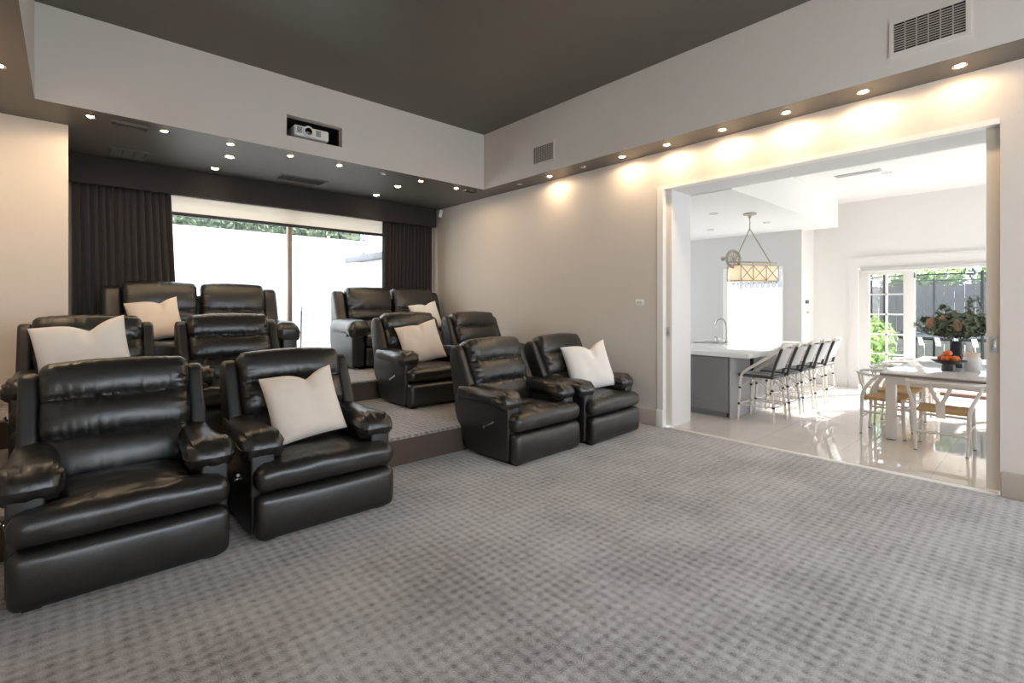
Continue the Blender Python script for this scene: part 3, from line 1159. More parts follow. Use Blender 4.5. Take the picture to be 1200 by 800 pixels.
b = NB()
for i in range(22):
    x = -3.4 + i * .40
    leaves(b, 260, ell((x, 11.25 + random.uniform(-.1, .1), 3.0 + random.uniform(-.1, .15)), (.38, .3, .50)), .06)
box(b, -3.6, 5.2, 11.2, 11.5, 0, 3.35)
tag(obj('hedge_foliage', b, M['hedge'], smooth=0), 'green hedge showing above the white courtyard wall', 'hedge', kind='stuff')

# ------------------------------------------------------------------ kitchen and dining room shell
KX0, KX1 = KT, 10.10
b = NB(); box(b, 5.22, KX1, -3.6, YB + .15, -.12, 0.004); struct(obj('floor_kitchen', b, M['tile']))
# French-door wall
DY0, DY1, DZ = -.9, 2.33, 2.07
b = NB()
box(b, KX1, KX1 + .2, DY1, 2.99, -.1, 3.3)
box(b, KX1, KX1 + .2, -3.6, DY0, -.1, 3.3)
box(b, KX1, KX1 + .2, DY0, DY1, DZ, 3.3)
struct(obj('wall_dining', b, M['kwall']))
# pale grey window wall of the kitchen with its side return
KW0, KW1, KWZ0, KWZ1 = 3.28, 4.31, .62, 2.06
GX = 9.47
b = NB()
box(b, GX, GX + .18, 2.99, KW0, -.1, 2.75)
box(b, GX, GX + .18, KW1, YB, -.1, 2.75)
box(b, GX, GX + .18, KW0, KW1, KWZ1, 2.75)
box(b, GX, GX + .18, KW0, KW1, -.1, KWZ0)
struct(obj('wall_kitchen_window', b, M['kgrey']))
b = NB(); box(b, GX + .002, KX1 + .2, 2.985, 3.05, -.1, 3.3); struct(obj('wall_kitchen_return', b, M['kwall']))
b = NB()
box(b, KX0, 6.0, YB, YB + .15, -.1, 3.3); box(b, 9.2, KX1, YB, YB + .15, -.1, 3.3)
box(b, 6.0, 9.2, YB, YB + .15, -.1, .9); box(b, 6.0, 9.2, YB, YB + .15, 2.4, 3.3)
struct(obj('wall_kitchen_far', b, M['kwall']))
w = thing('added_window_kitchen', 'long unseen window added to the far kitchen wall for more daylight', 'window'); w['kind'] = 'structure'  # added out of view to brighten the kitchen from its far side
b = NB()
for x in (6.0, 7.57, 9.14):
    box(b, x, x + .06, YB + .03, YB + .1, .9, 2.4, .004)
box(b, 6.0, 9.2, YB + .03, YB + .1, .9, .96, .004); box(b, 6.0, 9.2, YB + .03, YB + .1, 2.34, 2.4, .004)
obj('window_frame', b, M['white'], w)
b = NB(); box(b, 6.0, 9.2, YB + .06, YB + .065, .95, 2.35); obj('pane', b, M['glass'], w, 0)
b = NB(); box(b, KX0, KX1 + .2, -3.6, YB + .15, 3.2, 3.32); struct(obj('ceiling_dining', b, M['kceil']))
b = NB(); box(b, KX0, GX + .18, 2.49, YB, 2.73, 3.2); struct(obj('ceiling_kitchen', b, M['kceil']))
skirting('baseboard_dining', [(KX1 - .02, KX1, DY1 + .13, 2.985, 0, .14)], M['white'])
# unseen side wall of the dining room; its glazing is added to bring in daylight
b = NB()
box(b, KX0 - .1, 8.0, -3.75, -3.6, -.1, 3.3)
box(b, 9.9, KX1 + .2, -3.75, -3.6, -.1, 3.3)
box(b, 8.0, 9.9, -3.75, -3.6, 2.3, 3.3)
struct(obj('wall_dining_glazed', b, M['kwall']))
w = thing('added_window_dining', 'tall unseen glazing added to the dining room side wall for daylight', 'window'); w['kind'] = 'structure'
b = NB()
for x in (8.0, 8.92, 9.84):
    box(b, x, x + .06, -3.72, -3.64, 0, 2.3, .004)
box(b, 8.0, 9.9, -3.72, -3.64, 2.22, 2.3, .004)
obj('window_frame', b, M['white'], w)
b = NB(); box(b, 8.0, 9.9, -3.69, -3.685, 0, 2.25); obj('pane', b, M['glass'], w, 0)

# kitchen window
w = thing('window_2', 'white framed kitchen window behind the island', 'window'); w['kind'] = 'structure'
b = NB()
f = .05
box(b, GX - .02, GX + .1, KW0, KW0 + .02, KWZ0, KWZ1 - .02)
box(b, GX - .03, GX + .1, KW1 - f, KW1 + .05, KWZ0 - .05, KWZ1 + .05)
box(b, GX - .03, GX + .1, KW0, KW1 - f, KWZ1 - .02, KWZ1 + .05)
box(b, GX - .05, GX + .1, KW0, KW1 - f, KWZ0 - .05, KWZ0)
box(b, GX + .05, GX + .09, KW1 - .16, KW1 - .13, KWZ0, KWZ1 - .02)
obj('window_frame', b, M['white'], w)
b = NB(); box(b, GX + .06, GX + .066, KW0 + .02, KW1 - f, KWZ0, KWZ1 - .02); obj('pane', b, M['glass'], w, 0)

# French doors
w = thing('door_3', 'white French door frame at the dining room end', 'door'); w['kind'] = 'structure'
b = NB()
rect(b, 'yz', KX1 - .025, KX1 + .1, DY0 - .11, DY1 + .11, 0, DZ + .14, .14, .16, False)
box(b, KX1 - .04, KX1 - .026, DY0 - .12, DY1 + .12, DZ + .141, DZ + .165)
obj('door_frame', b, M['white'], w)
def french(y0, y1, w, cols=2, rows=5):
    bm = NB()
    x0, x1 = KX1 + .03, KX1 + .075
    st = .15
    z0, z1 = .04, DZ - .04
    box(bm, x0, x1, y0, y0 + st, z0, z1, .004)
    box(bm, x0, x1, y1 - st, y1, z0, z1, .004)
    box(bm, x0, x1, y0 + st, y1 - st, z1 - .10, z1)
    box(bm, x0, x1, y0 + st, y1 - st, z0, z0 + .22)
    o = obj('door_leaf', bm, M['white'], w)
    bm = NB()
    for i in range(1, cols):
        y = y0 + st + (y1 - y0 - 2 * st) * i / cols
        box(bm, x0 + .01, x1 - .01, y - .014, y + .014, z0 + .22, z1 - .10)
    for i in range(1, rows):
        z = z0 + .22 + (z1 - z0 - .32) * i / rows
        box(bm, x0 + .01, x1 - .01, y0 + st, y1 - st, z - .012, z + .012)
    obj('glazing_bar', bm, M['white'], o)
    bm = NB(); box(bm, x0 + .02, x0 + .024, y0 + st, y1 - st, z0 + .2, z1 - .1); obj('pane', bm, M['glass'], o, 0)
    for z in (.30, 1.05, 1.85):
        bm = NB(); box(bm, x0 - .012, x0 + .02, y0 - .012, y0 + .014, z, z + .09, .003); obj('hinge', bm, M['chrome'], o)
french(1.545, 2.30, w)

t = thing('door_blind', 'white roller blind case above the glazed French doors', 'blind', (0, 0, 0))
b = NB(); box(b, KX1 - .055, KX1 - .0255, DY0 + .06, DY1 - .07, DZ - .075, DZ - .015, .008); obj('blind_case', b, M['kgrey'], t)
b = NB(); box(b, KX1 - .045, KX1 - .035, DY0 + .08, DY1 - .09, DZ - .10, DZ - .076, .003); obj('bottom_rail', b, M['blindw'], t)

# thermostats
for z, h, mm, lb in ((1.475, .02, 'bowl', 'slim dark keypad on the narrow white return beside the kitchen'), (1.29, .035, 'cord', 'small beige controller below the dark keypad on the white return')):
    t = thing('wall_control', lb, 'controller', (9.72, 2.985, z))
    b = NB(); box(b, -.07, .07, -.018, 0, -h - .01, h + .01, .004); obj('control_case', b, M['plastic'] if mm == 'cord' else M['bowl'], t)
    b = NB(); box(b, -.045, .045, -.022, -.017, -h * .6, h * .6, .002); obj('control_screen', b, M[mm], t)

# ceiling fittings of the kitchen
def flush(x, y, z, label):
    t = thing('ceiling_spot', label, 'ceiling light', (x, y, z), group='flush spots in the white kitchen ceiling')
    b = NB(); lathe(b, [(.035, -.002), (.055, -.008), (.058, 0), (.035, 0)], n=20); obj('rim', b, M['kgrey'], t)
    b = NB(); lathe(b, [(0, -.003), (.036, -.003), (.036, 0), (0, 0)], n=16); obj('bulb', b, M['plastic'], t)
flush(6.9, 3.32, 2.73, 'flush white spot in the kitchen ceiling nearest the pendant, on the near side')
flush(8.3, 4.05, 2.73, 'flush white spot in the kitchen ceiling above the grey wall')
flush(8.25, 3.10, 2.73, 'flush white spot in the kitchen ceiling just beyond the pendant')
flush(8.2, 1.55, 3.2, 'flush white spot in the high dining ceiling')
t = thing('ceiling_vent', 'flat white slot vent in the high dining ceiling', 'vent', (7.95, 1.82, 3.2))
b = NB(); box(b, -.07, .07, -.26, .26, -.012, 0, .004); obj('vent_frame', b, M['kgrey'], t)
b = NB(); box(b, -.045, -.03, -.24, .24, -.014, -.010); box(b, .0, .015, -.24, .24, -.014, -.010); obj('vent_slot', b, M['cab'], t)

# ------------------------------------------------------------------ kitchen island
IX0, IX1, IY0, IY1 = 6.08, 8.6, 2.70, 4.0
t = thing('island_cabinet', 'grey panelled island cabinet under the white benchtop', 'cabinet', (0, 0, 0))
b = NB(); box(b, IX0, IX1, IY0 + .02, IY1, .07, .772, .004); box(b, IX0 + .05, IX1 - .05, IY0 + .08, IY1 - .05, 0.004, .07); obj('carcass', b, M['cab'], t)
b = NB(); box(b, IX0 - .015, IX1, IY0, IY0 + .022, .006, .772, .003); o = obj('side_panel', b, M['cabside'], t); o['label'] = 'glossy pale grey side panel'
for y0, y1 in ((IY0 + .03, IY0 + .55), (IY0 + .56, IY0 + 1.08)):
    b = NB()
    x0, x1 = IX0 - .022, IX0
    box(b, x0 + .008, x1, y0, y1, .09, .755)
    for q in ((y0, y0 + .07, .09, .755), (y1 - .07, y1, .09, .755), (y0 + .07, y1 - .07, .09, .17), (y0 + .07, y1 - .07, .675, .755)):
        box(b, x0, x1, *q)
    obj('door', b, M['cab'], t, 20)
b = NB(); box(b, IX0 + .55, IX0 + .60, IY0 - .03, IY0 + .002, .45, .77, .003); obj('bracket', b, M['blackmetal'], t)
b = NB(); box(b, 6.0, 8.68, 2.46, 4.06, .773, .830, .004)
tag(obj('island_benchtop', b, M['stone']), 'thick white stone benchtop of the kitchen island', 'benchtop')
t = thing('kitchen_sink', 'stainless undermount sink let into the white benchtop', 'sink', (7.50, 3.66, .831))
b = NB()
rect(b, 'xy', 0, .004, -.22, .22, -.24, .24, .02)
obj('sink_rim', b, M['chrome'], t)
b = NB(); box(b, -.20, .20, -.22, .22, 0, .0015); obj('basin', b, M['cab'], t)
t = thing('kitchen_tap', 'tall gooseneck steel tap beside the sink', 'tap', (7.48, 3.40, .83))
b = NB(); lathe(b, [(0, 0), (.028, 0), (.028, .012), (.018, .02), (.018, .07), (0, .07)]); obj('tap_base', b, M['chrome'], t)
b = NB(); tube(b, spl([(0, 0, .06), (0, 0, .26), (.005, .03, .34), (.01, .09, .375), (.01, .15, .345), (.01, .175, .27), (.01, .175, .24)], 6), .013, 10); obj('spout', b, M['chrome'], t)
b = NB(); lathe(b, [(0, 0), (.016, 0), (.016, .09), (0, .09)], (-.02, .13, 0)); tube(b, [(-.02, .13, .085), (-.02, .19, .10)], .007, 8); obj('tap_lever', b, M['chrome'], t)

# ------------------------------------------------------------------ bar stools
def make_stool(label):
    t = thing('bar_stool', label, 'bar stool', group='woven bar stools along the island')
    # faces +y (towards the island); x is sideways
    hs = .55
    w2, d0, d1 = .165, -.19, .17
    foot = {}
    for sx in (-1, 1):
        for fr in (0, 1):
            b = NB()
            y0 = d1 if fr else d0
            ft = Vector((sx * (w2 + .02), y0 + (.02 if fr else -.045), 0.004))
            tp = Vector((sx * w2, y0, hs - .02))
            tube(b, [ft, (ft + tp) / 2, tp], [.012, .0135, .0135], 8)
            l = obj('leg', b, M['rattan'], t)
            b = NB()
            for k in (.34, .72):
                p = ft.lerp(tp, k)
                q = ft.lerp(tp, k + .045)
                tube(b, [p, q], .0165, 8)
            o = obj('binding', b, M['blackmetal'], l); o['label'] = 'black cane binding'
            foot[(sx, fr)] = (ft, tp)
    b = NB()
    for k in (.36,):
        ps = [foot[q][0].lerp(foot[q][1], k) for q in ((-1, 0), (1, 0), (1, 1), (-1, 1))]
        for i in range(4):
            tube(b, [ps[i], ps[(i + 1) % 4]], .009, 8)
    for sx in (-1, 1):
        tube(b, spl([foot[(sx, 0)][0].lerp(foot[(sx, 0)][1], .74), (sx * w2, 0, hs - .04), foot[(sx, 1)][0].lerp(foot[(sx, 1)][1], .74)], 6), .007, 6)
    tube(b, spl([foot[(-1, 0)][0].lerp(foot[(-1, 0)][1], .74), (0, d0, hs - .05), foot[(1, 0)][0].lerp(foot[(1, 0)][1], .74)], 6), .007, 6)
    obj('stretcher', b, M['rattan'], t)
    b = NB(); soft(b, 2 * w2 + .04, d1 - d0 + .05, .035, .014, 2, (6, 6, 1), (0, 0, .004)); bmesh.ops.translate(b, vec=(0, (d0 + d1) / 2, hs), verts=b.verts[:])
    obj('seat', b, M['weave'], t)
    b = NB()
    for i in range(12):
        x = -w2 + .33 * (i + .5) / 12
        box(b, x - .006, x + .006, d0 + .01, d1 - .01, hs + .0165, hs + .0215)
    obj('seat_weave', b, M['weavew'], t)
    # back posts, panel, top rail
    zt = .915
    for sx in (-1, 1):
        b = NB(); tube(b, [(sx * w2, d0, hs - .02), (sx * (w2 - .005), d0 - .05, .72), (sx * (w2 - .015), d0 - .11, zt - .02)], .0165, 8)
        o = obj('back_post', b, M['weave'], t); o['label'] = 'black woven edge post'
        b = NB(); tube(b, spl([(sx * (w2 - .015), d0 - .105, zt), (sx * (w2 + .008), d0 + .02, .80), (sx * (w2 + .014), d1 - .06, .60), (sx * (w2 + .01), d1 - .01, hs - .03)], 6), .0175, 8)
        obj('arm_bar', b, M['rattan'], t)
    b = NB()
    n = 8
    for i in range(n):
        pass
    Mx = Matrix.Translation((0, d0 - .075, .755)) @ Matrix.Rotation(R(20), 4, 'X')
    box(b, -w2 + .02, w2 - .02, -.006, .006, -.115, .145, .003, 2, Mx)
    obj('backrest', b, M['weavew'], t)
    b = NB(); tube(b, spl([(-w2 + .012, d0 - .11, zt - .01), (-w2 + .04, d0 - .118, zt + .012), (0, d0 - .125, zt + .018), (w2 - .04, d0 - .118, zt + .012), (w2 - .012, d0 - .11, zt - .01)], 5), .018, 8)
    obj('back_rail', b, M['rattan'], t)
    b = NB(); tube(b, [(-w2, d0 - .035, .655), (w2, d0 - .035, .655)], .010, 8)
    obj('lower_rail', b, M['rattan'], t)
    return t
st = make_stool('woven black and white bar stool nearest the doorway, first along the island')
st.location = (6.36, 2.47, 0)
for i, n_ in enumerate(('second', 'third', 'fourth', 'last')):
    dup(st, (6.36 + .50 * (i + 1), 2.47, 0), 0, f'woven black and white bar stool, {n_} along the island from the doorway')

# ------------------------------------------------------------------ pendant over the island
t = thing('pendant_lantern', 'oblong parchment pendant lantern with crossed straps over the island', 'pendant light', (7.28, 2.97, 2.73))
t.scale = (1.16, 1.16, 1.16)
b = NB(); lathe(b, [(0, 0), (.075, 0), (.075, -.02), (.02, -.03), (.014, -.06), (0, -.06)], n=20); obj('ceiling_rose', b, M['brass'], t)
b = NB()
for i in range(5):
    tube(b, [(.010 * math.cos(a), .004 * math.sin(a) if i % 2 else .0, -.07 - i * .028 + .016 * math.sin(a)) for a in [2 * PI * k / 10 for k in range(10)]], .003, 5, True)
tube(b, [(0, 0, -.05), (0, 0, -.20)], .004, 6)
obj('chain', b, M['brass'], t)
pa, pb = Vector((-.20, .10, -.60)), Vector((.30, -.13, -.60))
for p in (pa, pb):
    b = NB(); tube(b, [(0, 0, -.19), p], .007, 8); obj('hanger_rod', b, M['brass'], t)
# hanging bar
ax_ = (pb - pa).normalized()
b = NB(); tube(b, [pa - ax_ * .08 + Vector((0, 0, -.005)), pb + ax_ * .10], .010, 8)
for p in (pa, (pa + pb) / 2, pb):
    tube(b, [p, p + Vector((0, 0, -.05))], .006, 6)
obj('hanger_bar', b, M['brass'], t)
# three drum facets in a row
side = Vector((-ax_.y, ax_.x, 0))
mid_ = (pa + pb) / 2 + Vector((0, 0, -.05))
hl, hw_, sh = .30, .115, .185
def pt(u, v, z):
    return mid_ + ax_ * u + side * v + Vector((0, 0, z))
outline = [(-hl, -hw_ * .6), (-hl * .9, -hw_), (-hl * .33, -hw_ * .92), (hl * .33, -hw_ * .92), (hl * .9, -hw_), (hl, -hw_ * .6), (hl, hw_ * .6), (hl * .9, hw_), (hl * .33, hw_ * .92), (-hl * .33, hw_ * .92), (-hl * .9, hw_), (-hl, hw_ * .6)]
b = NB()
rings = []
for z, k in ((0, .97), (-sh, 1.0)):
    rings.append([b.verts.new(pt(u * k, v * k, z)) for u, v in outline])
for i in range(12):
    b.faces.new([rings[0][i], rings[0][(i + 1) % 12], rings[1][(i + 1) % 12], rings[1][i]])
o = obj('lamp_shade', b, M['shade'], t, 20)
md = o.modifiers.new('t', 'SOLIDIFY'); md.thickness = .004
b = NB()
for z, k in ((.002, .975), (-sh - .002, 1.02)):
    tube(b, [pt(u * k, v * k, z) for u, v in outline], .006, 6, True)
cols_ = [(-hl * .95, hl * -.33), (-hl * .33, hl * .33), (hl * .33, hl * .95)]
for sv in (-1, 1):
    for u0, u1 in cols_:
        v = sv * hw_ * 1.02
        tube(b, [pt(u0, v, -.004), pt(u1, v, -sh + .004)], .0045, 5)
        tube(b, [pt(u1, v, -.004), pt(u0, v, -sh + .004)], .0045, 5)
    for u in (-hl * .95, -hl * .33, hl * .33, hl * .95):
        tube(b, [pt(u, sv * hw_ * 1.0, 0), pt(u, sv * hw_ * 1.02, -sh)], .005, 5)
obj('strap_frame', b, M['brass'], t)
# spoked wheel above one end
wc = pa + Vector((.0, .0, .03)) - ax_ * .02
b = NB()
for rr, th in ((.105, .012), (.085, .006)):
    tube(b, [wc + ax_ * rr * math.cos(2 * PI * k / 24) + Vector((0, 0, rr * math.sin(2 * PI * k / 24))) for k in range(24)], th, 8, True)
for k in range(6):
    a = PI * k / 6
    d_ = ax_ * .1 * math.cos(a) + Vector((0, 0, .1 * math.sin(a)))
    tube(b, [wc - d_, wc + d_], .004, 5)
obj('pulley_wheel', b, M['brass'], t)
b = NB(); lathe(b, [(0, -.03), (.022, -.02), (.03, 0), (.022, .02), (0, .03)], tuple(wc - ax_ * .15)); obj('finial', b, M['brass'], t)

# ------------------------------------------------------------------ dining table and chairs
TX0, TX1, TY0, TY1, TZ = 6.34, 8.85, .18, 1.26, .705
t = thing('dining_table', 'white dining table with glossy pale top in the room beyond', 'table', (0, 0, 0))
b = NB(); box(b, TX0, TX1, TY0, TY1, TZ - .012, TZ, .003); obj('table_top', b, M['ttop'], t)
b = NB(); box(b, TX0 + .002, TX1 - .002, TY0 + .002, TY1 - .002, TZ - .034, TZ - .012); obj('top_edge', b, M['tedge'], t)
b = NB()
box(b, TX0 + .05, TX1 - .05, TY0 + .06, TY1 - .06, TZ - .12, TZ - .034)
obj('apron', b, M['chairw'], t)
for x in (TX0 + .085, TX1 - .085):
    for y in (TY0 + .085, TY1 - .085):
        b = NB(); box(b, x - .042, x + .042, y - .042, y + .042, .012, TZ - .034, .004); l = obj('leg', b, M['chairw'], t)
        b = NB(); box(b, x - .038, x + .038, y - .038, y + .038, .004, .013); obj('foot_pad', b, M['darkgr'], l)

def make_wishbone(label):
    t = thing('dining_chair', label, 'chair', group='white wishbone chairs at the dining table')
    # faces +y ; back at -y
    sz = .40
    fl = [Vector((sx * .20, .185, .004)) for sx in (-1, 1)]
    for sx in (-1, 1):
        b = NB(); tube(b, [(sx * .205, .20, .004), (sx * .20, .19, .2), (sx * .195, .185, sz + .02)], [.012, .017, .016], 10)
        l = obj('leg', b, M['chairw'], t)
        b = NB(); tube(b, [(sx * .205, .20, .004), (sx * .205, .20, .012)], .0125, 10); obj('foot_tip', b, M['darkgr'], l)
        b = NB(); tube(b, spl([(sx * .185, -.185, .004), (sx * .195, -.175, .22), (sx * .20, -.17, sz), (sx * .225, -.14, .50), (sx * .265, -.07, .60), (sx * .272, -.02, .655)], 5), [.012] * 6 + [.018] * 8 + [.015] * 12, 10)
        l = obj('leg', b, M['chairw'], t)
        b = NB(); tube(b, [(sx * .185, -.185, .004), (sx * .185, -.185, .012)], .0125, 10); obj('foot_tip', b, M['darkgr'], l)
    b = NB()
    tube(b, [(-.20, .187, .30), (.20, .187, .30)], .011, 8)
    tube(b, [(-.195, -.175, .19), (.195, -.175, .19)], .011, 8)
    for sx in (-1, 1):
        tube(b, [(sx * .203, .19, .25), (sx * .196, -.175, .25)], .011, 8)
    obj('stretcher', b, M['chairw'], t)
    b = NB(); tube(b, spl([(-.285, .05, .655), (-.272, -.05, .66), (-.21, -.17, .665), (-.10, -.235, .67), (0, -.25, .672), (.10, -.235, .67), (.21, -.17, .665), (.272, -.05, .66), (.285, .05, .655)], 5), .016, 10)
    obj('top_rail', b, M['chairw'], t)
    b = NB()
    def plate(pts, wd, th=.008):
        for (p, q) in zip(pts, pts[1:]):
            p, q = Vector(p), Vector(q)
            x = Vector((1, 0, 0)) * wd
            d_ = (q - p).normalized()
            nrm = x.normalized().cross(d_).normalized() * th
            vs_ = [b.verts.new(a) for a in (p - x + nrm, p + x + nrm, p + x - nrm, p - x - nrm, q - x + nrm, q + x + nrm, q + x - nrm, q - x - nrm)]
            for f_ in ((0, 1, 2, 3), (7, 6, 5, 4), (0, 4, 5, 1), (1, 5, 6, 2), (2, 6, 7, 3), (3, 7, 4, 0)):
                b.faces.new([vs_[i] for i in f_])
    plate([(0, -.18, sz - .06), (0, -.195, .47), (0, -.205, .50)], .034)
    plate([(-.017, -.204, .49), (-.055, -.222, .58), (-.085, -.232, .665)], .017)
    plate([(.017, -.204, .49), (.055, -.222, .58), (.085, -.232, .665)], .017)
    obj('splat', b, M['chairw'], t)
    b = NB()
    def wv(q):
        q2 = q.copy()
        q2.z -= .012 * (1 - (q.x / .2) ** 2) * (1 - (q.y / .18) ** 2)
        q2.x *= 1 + .05 * q.y / .18
        return q2
    soft(b, .385, .36, .036, .016, 2, (8, 8, 1), (0, 0, 0), wv)
    bmesh.ops.translate(b, vec=(0, .005, sz), verts=b.verts[:])
    obj('seat', b, M['cord'], t)
    return t
ch = make_wishbone('white wishbone chair at the near end of the dining table, seen from behind')
ch.location = (6.31, .745, 0)
ch.rotation_euler = (0, 0, -PI / 2)
for i, (x, lb) in enumerate(((6.66, 'white wishbone chair first along the left side of the dining table'), (7.26, 'white wishbone chair second along the left side of the dining table'), (7.86, 'white wishbone chair third along the left side of the dining table'), (8.46, 'white wishbone chair last along the left side of the dining table'))):
    dup(ch, (x, 1.27, 0), PI, lb)
for i, (x, lb) in enumerate(((7.1, 'white wishbone chair across the table, the nearer one on the far long side'), (7.9, 'white wishbone chair across the table, the farther one on the far long side'))):
    dup(ch, (x, .16, 0), 0, lb)

# things on the table
t = thing('fruit_bowl', 'dark grey pedestal bowl of oranges on the dining table', 'bowl', (7.02, .79, TZ))
b = NB(); lathe(b, [(0, 0), (.062, 0), (.058, .02), (.055, .075), (0, .075)], n=28); obj('pedestal', b, M['bowl'], t)
b = NB(); lathe(b, [(.05, .072), (.10, .082), (.145, .11), (.152, .118), (.14, .115), (.09, .092), (0, .085)], n=32); obj('dish', b, M['bowl'], t)
for x, y, z in ((0, 0, .126), (.062, .01, .13), (-.06, .015, .13), (.02, .06, .13), (.015, -.058, .13), (-.045, -.05, .131), (.02, .005, .185), (-.04, .01, .182)):
    b = NB(); lathe(b, [(0, -.036)] + [(.037 * math.cos(a), .036 * math.sin(a)) for a in [-PI / 2 + PI * k / 8 for k in range(1, 8)]] + [(0, .034)], n=14)
    o = obj('orange', b, M['orange']); o.location = (7.02 + x, .79 + y, TZ + z)
    tag(o, 'orange piled in the dark pedestal bowl on the dining table', 'fruit', 'oranges in the pedestal bowl')
t = thing('ceramic_pot', 'white ceramic pot standing in front of the vase on the table', 'pot', (7.20, .62, TZ))
b = NB(); lathe(b, [(0, 0), (.06, 0), (.075, .02), (.078, .10), (.07, .145), (.064, .145), (.07, .10), (.066, .02), (0, .015)], n=28); obj('pot_body', b, M['pot'], t)
b = NB(); lathe(b, [(.0, .13), (.058, .135), (.066, .19), (.07, .195), (.062, .14), (0, .132)], n=24); tube(b, [(.01, 0, .18), (.03, .02, .26)], .010, 8); o = obj('mortar', b, M['linen'], t); o['label'] = 'small beige cup nested on top'
t = thing('glass_vase', 'dark cylindrical vase holding the banksia bunch on the dining table', 'vase', (7.45, .77, TZ))
b = NB(); lathe(b, [(0, 0), (.055, 0), (.06, .01), (.06, .30), (.054, .30), (.052, .02), (0, .015)], n=28); obj('vase_body', b, M['vase'], t)
t = thing('flower_bunch', 'bunch of orange banksias and grey green leaves in the dark vase', 'flowers', (7.45, .77, TZ + .05))
b = NB()
heads = [(-.16, .20, .44), (-.10, .10, .47), (-.20, -.03, .42), (.02, -.30, .42), (.14, -.12, .50)]
for h in heads + [(.1, .25, .4), (-.1, -.2, .42), (.05, .12, .66), (.05, -.12, .72)]:
    tube(b, spl([(0, 0, .02), (h[0] * .2, h[1] * .2, .25), h], 5), .005, 5)
obj('stem', b, M['leafd'], t)
b = NB()
leaves(b, 420, ell((0, 0, .43), (.25, .34, .14)), .045)
leaves(b, 80, ell((0, .10, .54), (.08, .10, .12)), .035)
leaves(b, 70, ell((.03, -.14, .62), (.05, .07, .18)), .03)
leaves(b, 90, ell((.0, 0, .43), (.30, .40, .14)), .045)
obj('foliage', b, M['leafg'], t, 0)
b = NB(); leaves(b, 240, ell((0, 0, .40), (.22, .28, .11)), .045); obj('dark_foliage', b, M['leafd'], t, 0)
for h in heads:
    b = NB()
    lathe(b, [(0, -.05), (.025, -.045), (.040, -.015), (.042, .02), (.033, .05), (.015, .068), (0, .072)], h, 16)
    o = obj('flower_head', b, M['banksia'], t); o['label'] = 'orange banksia flower head'

# ------------------------------------------------------------------ garden beyond the French doors
b = NB(); box(b, KX1 + .0, 22, -8, 8, -.25, -.05); struct(obj('ground_garden', b, M['grassg']))
b = NB(); box(b, KX1, 12.4, -4, 6, -.12, -.02); struct(obj('ground_terrace', b, M['pave']))
b = NB(); box(b, KX1 + .21, KX1 + .6, -.88, 2.3, -.05, .03, .01); tag(obj('timber_step', b, M['brick']), 'brown timber threshold step under the French doors', 'step')
b = NB()
for i in range(70):
    y = -7 + i * .2
    box(b, 17.0, 17.03, y + .004, y + .196, -.1, 1.95 + .02 * math.sin(i * 1.7))
box(b, 17.03, 17.08, -7, 7, .4, .5); box(b, 17.03, 17.08, -7, 7, 1.5, 1.6)
tag(obj('paling_fence', b, M['fence'], smooth=0), 'weathered grey paling fence at the back of the garden', 'fence')

def tree(loc, r, n, m, label, trunk=1.0, sz=.09):
    t = thing('garden_tree', label, 'tree', loc, group='trees in the garden')
    b = NB()
    for i in range(9):
        c = (random.uniform(-.6, .6) * r[0], random.uniform(-.6, .6) * r[1], trunk + r[2] * random.uniform(.3, 1.4))
        leaves(b, n // 9, ell(c, (r[0] * .55, r[1] * .55, r[2] * .5)), sz)
    obj('crown', b, m, t, 0)
    b = NB(); tube(b, [(0, 0, -.2), (.05, .03, trunk * .6), (.02, -.02, trunk + r[2] * .8)], [.10, .08, .05], 8); obj('trunk', b, M['fence'], t)
tree((18.4, 2.75, 0), (.8, .95, 1.0), 2400, M['treeg'], 'pale green tree behind the fence, left of the open doorway view', 1.2)
tree((18.4, .55, 0), (.8, .95, .95), 2400, M['treeg'], 'pale green tree behind the fence, seen above the flowers', 1.2)
tree((21.0, 1.2, 0), (1.2, 2.6, 1.3), 2400, M['leafd'], 'dark tree rising behind the pale trees', 1.9)
tree((18.4, 4.75, 0), (.8, 1.0, 1.0), 2000, M['hedge'], 'green tree behind the fence, seen through the glazed door', 1.3)
def shrub(loc, r, n, m, label):
    t = thing('garden_shrub', label, 'shrub', loc, group='bright shrubs by the terrace')
    b = NB(); leaves(b, n, ell((0, 0, r[2]), r), .07); leaves(b, n // 2, ell((0, 0, r[2]), (r[0] * .6, r[1] * .6, r[2] * .7)), .07); obj('foliage', b, m, t, 0)
    b = NB(); tube(b, [(0, 0, -.1), (.02, .01, r[2])], .02, 6); obj('stem', b, M['fence'], t)
shrub((11.9, 2.74, 0), (.30, .28, .34), 420, M['lime'], 'bright lime shrub low in the glazed door view')
shrub((13.0, 2.70, 0), (.35, .42, .60), 520, M['lime'], 'taller lime shrub behind the low one, through the glazed door')
shrub((13.6, 3.5, 0), (.3, .3, .55), 420, M['hedge'], 'mid green shrub beside the trampoline, through the glazed door')

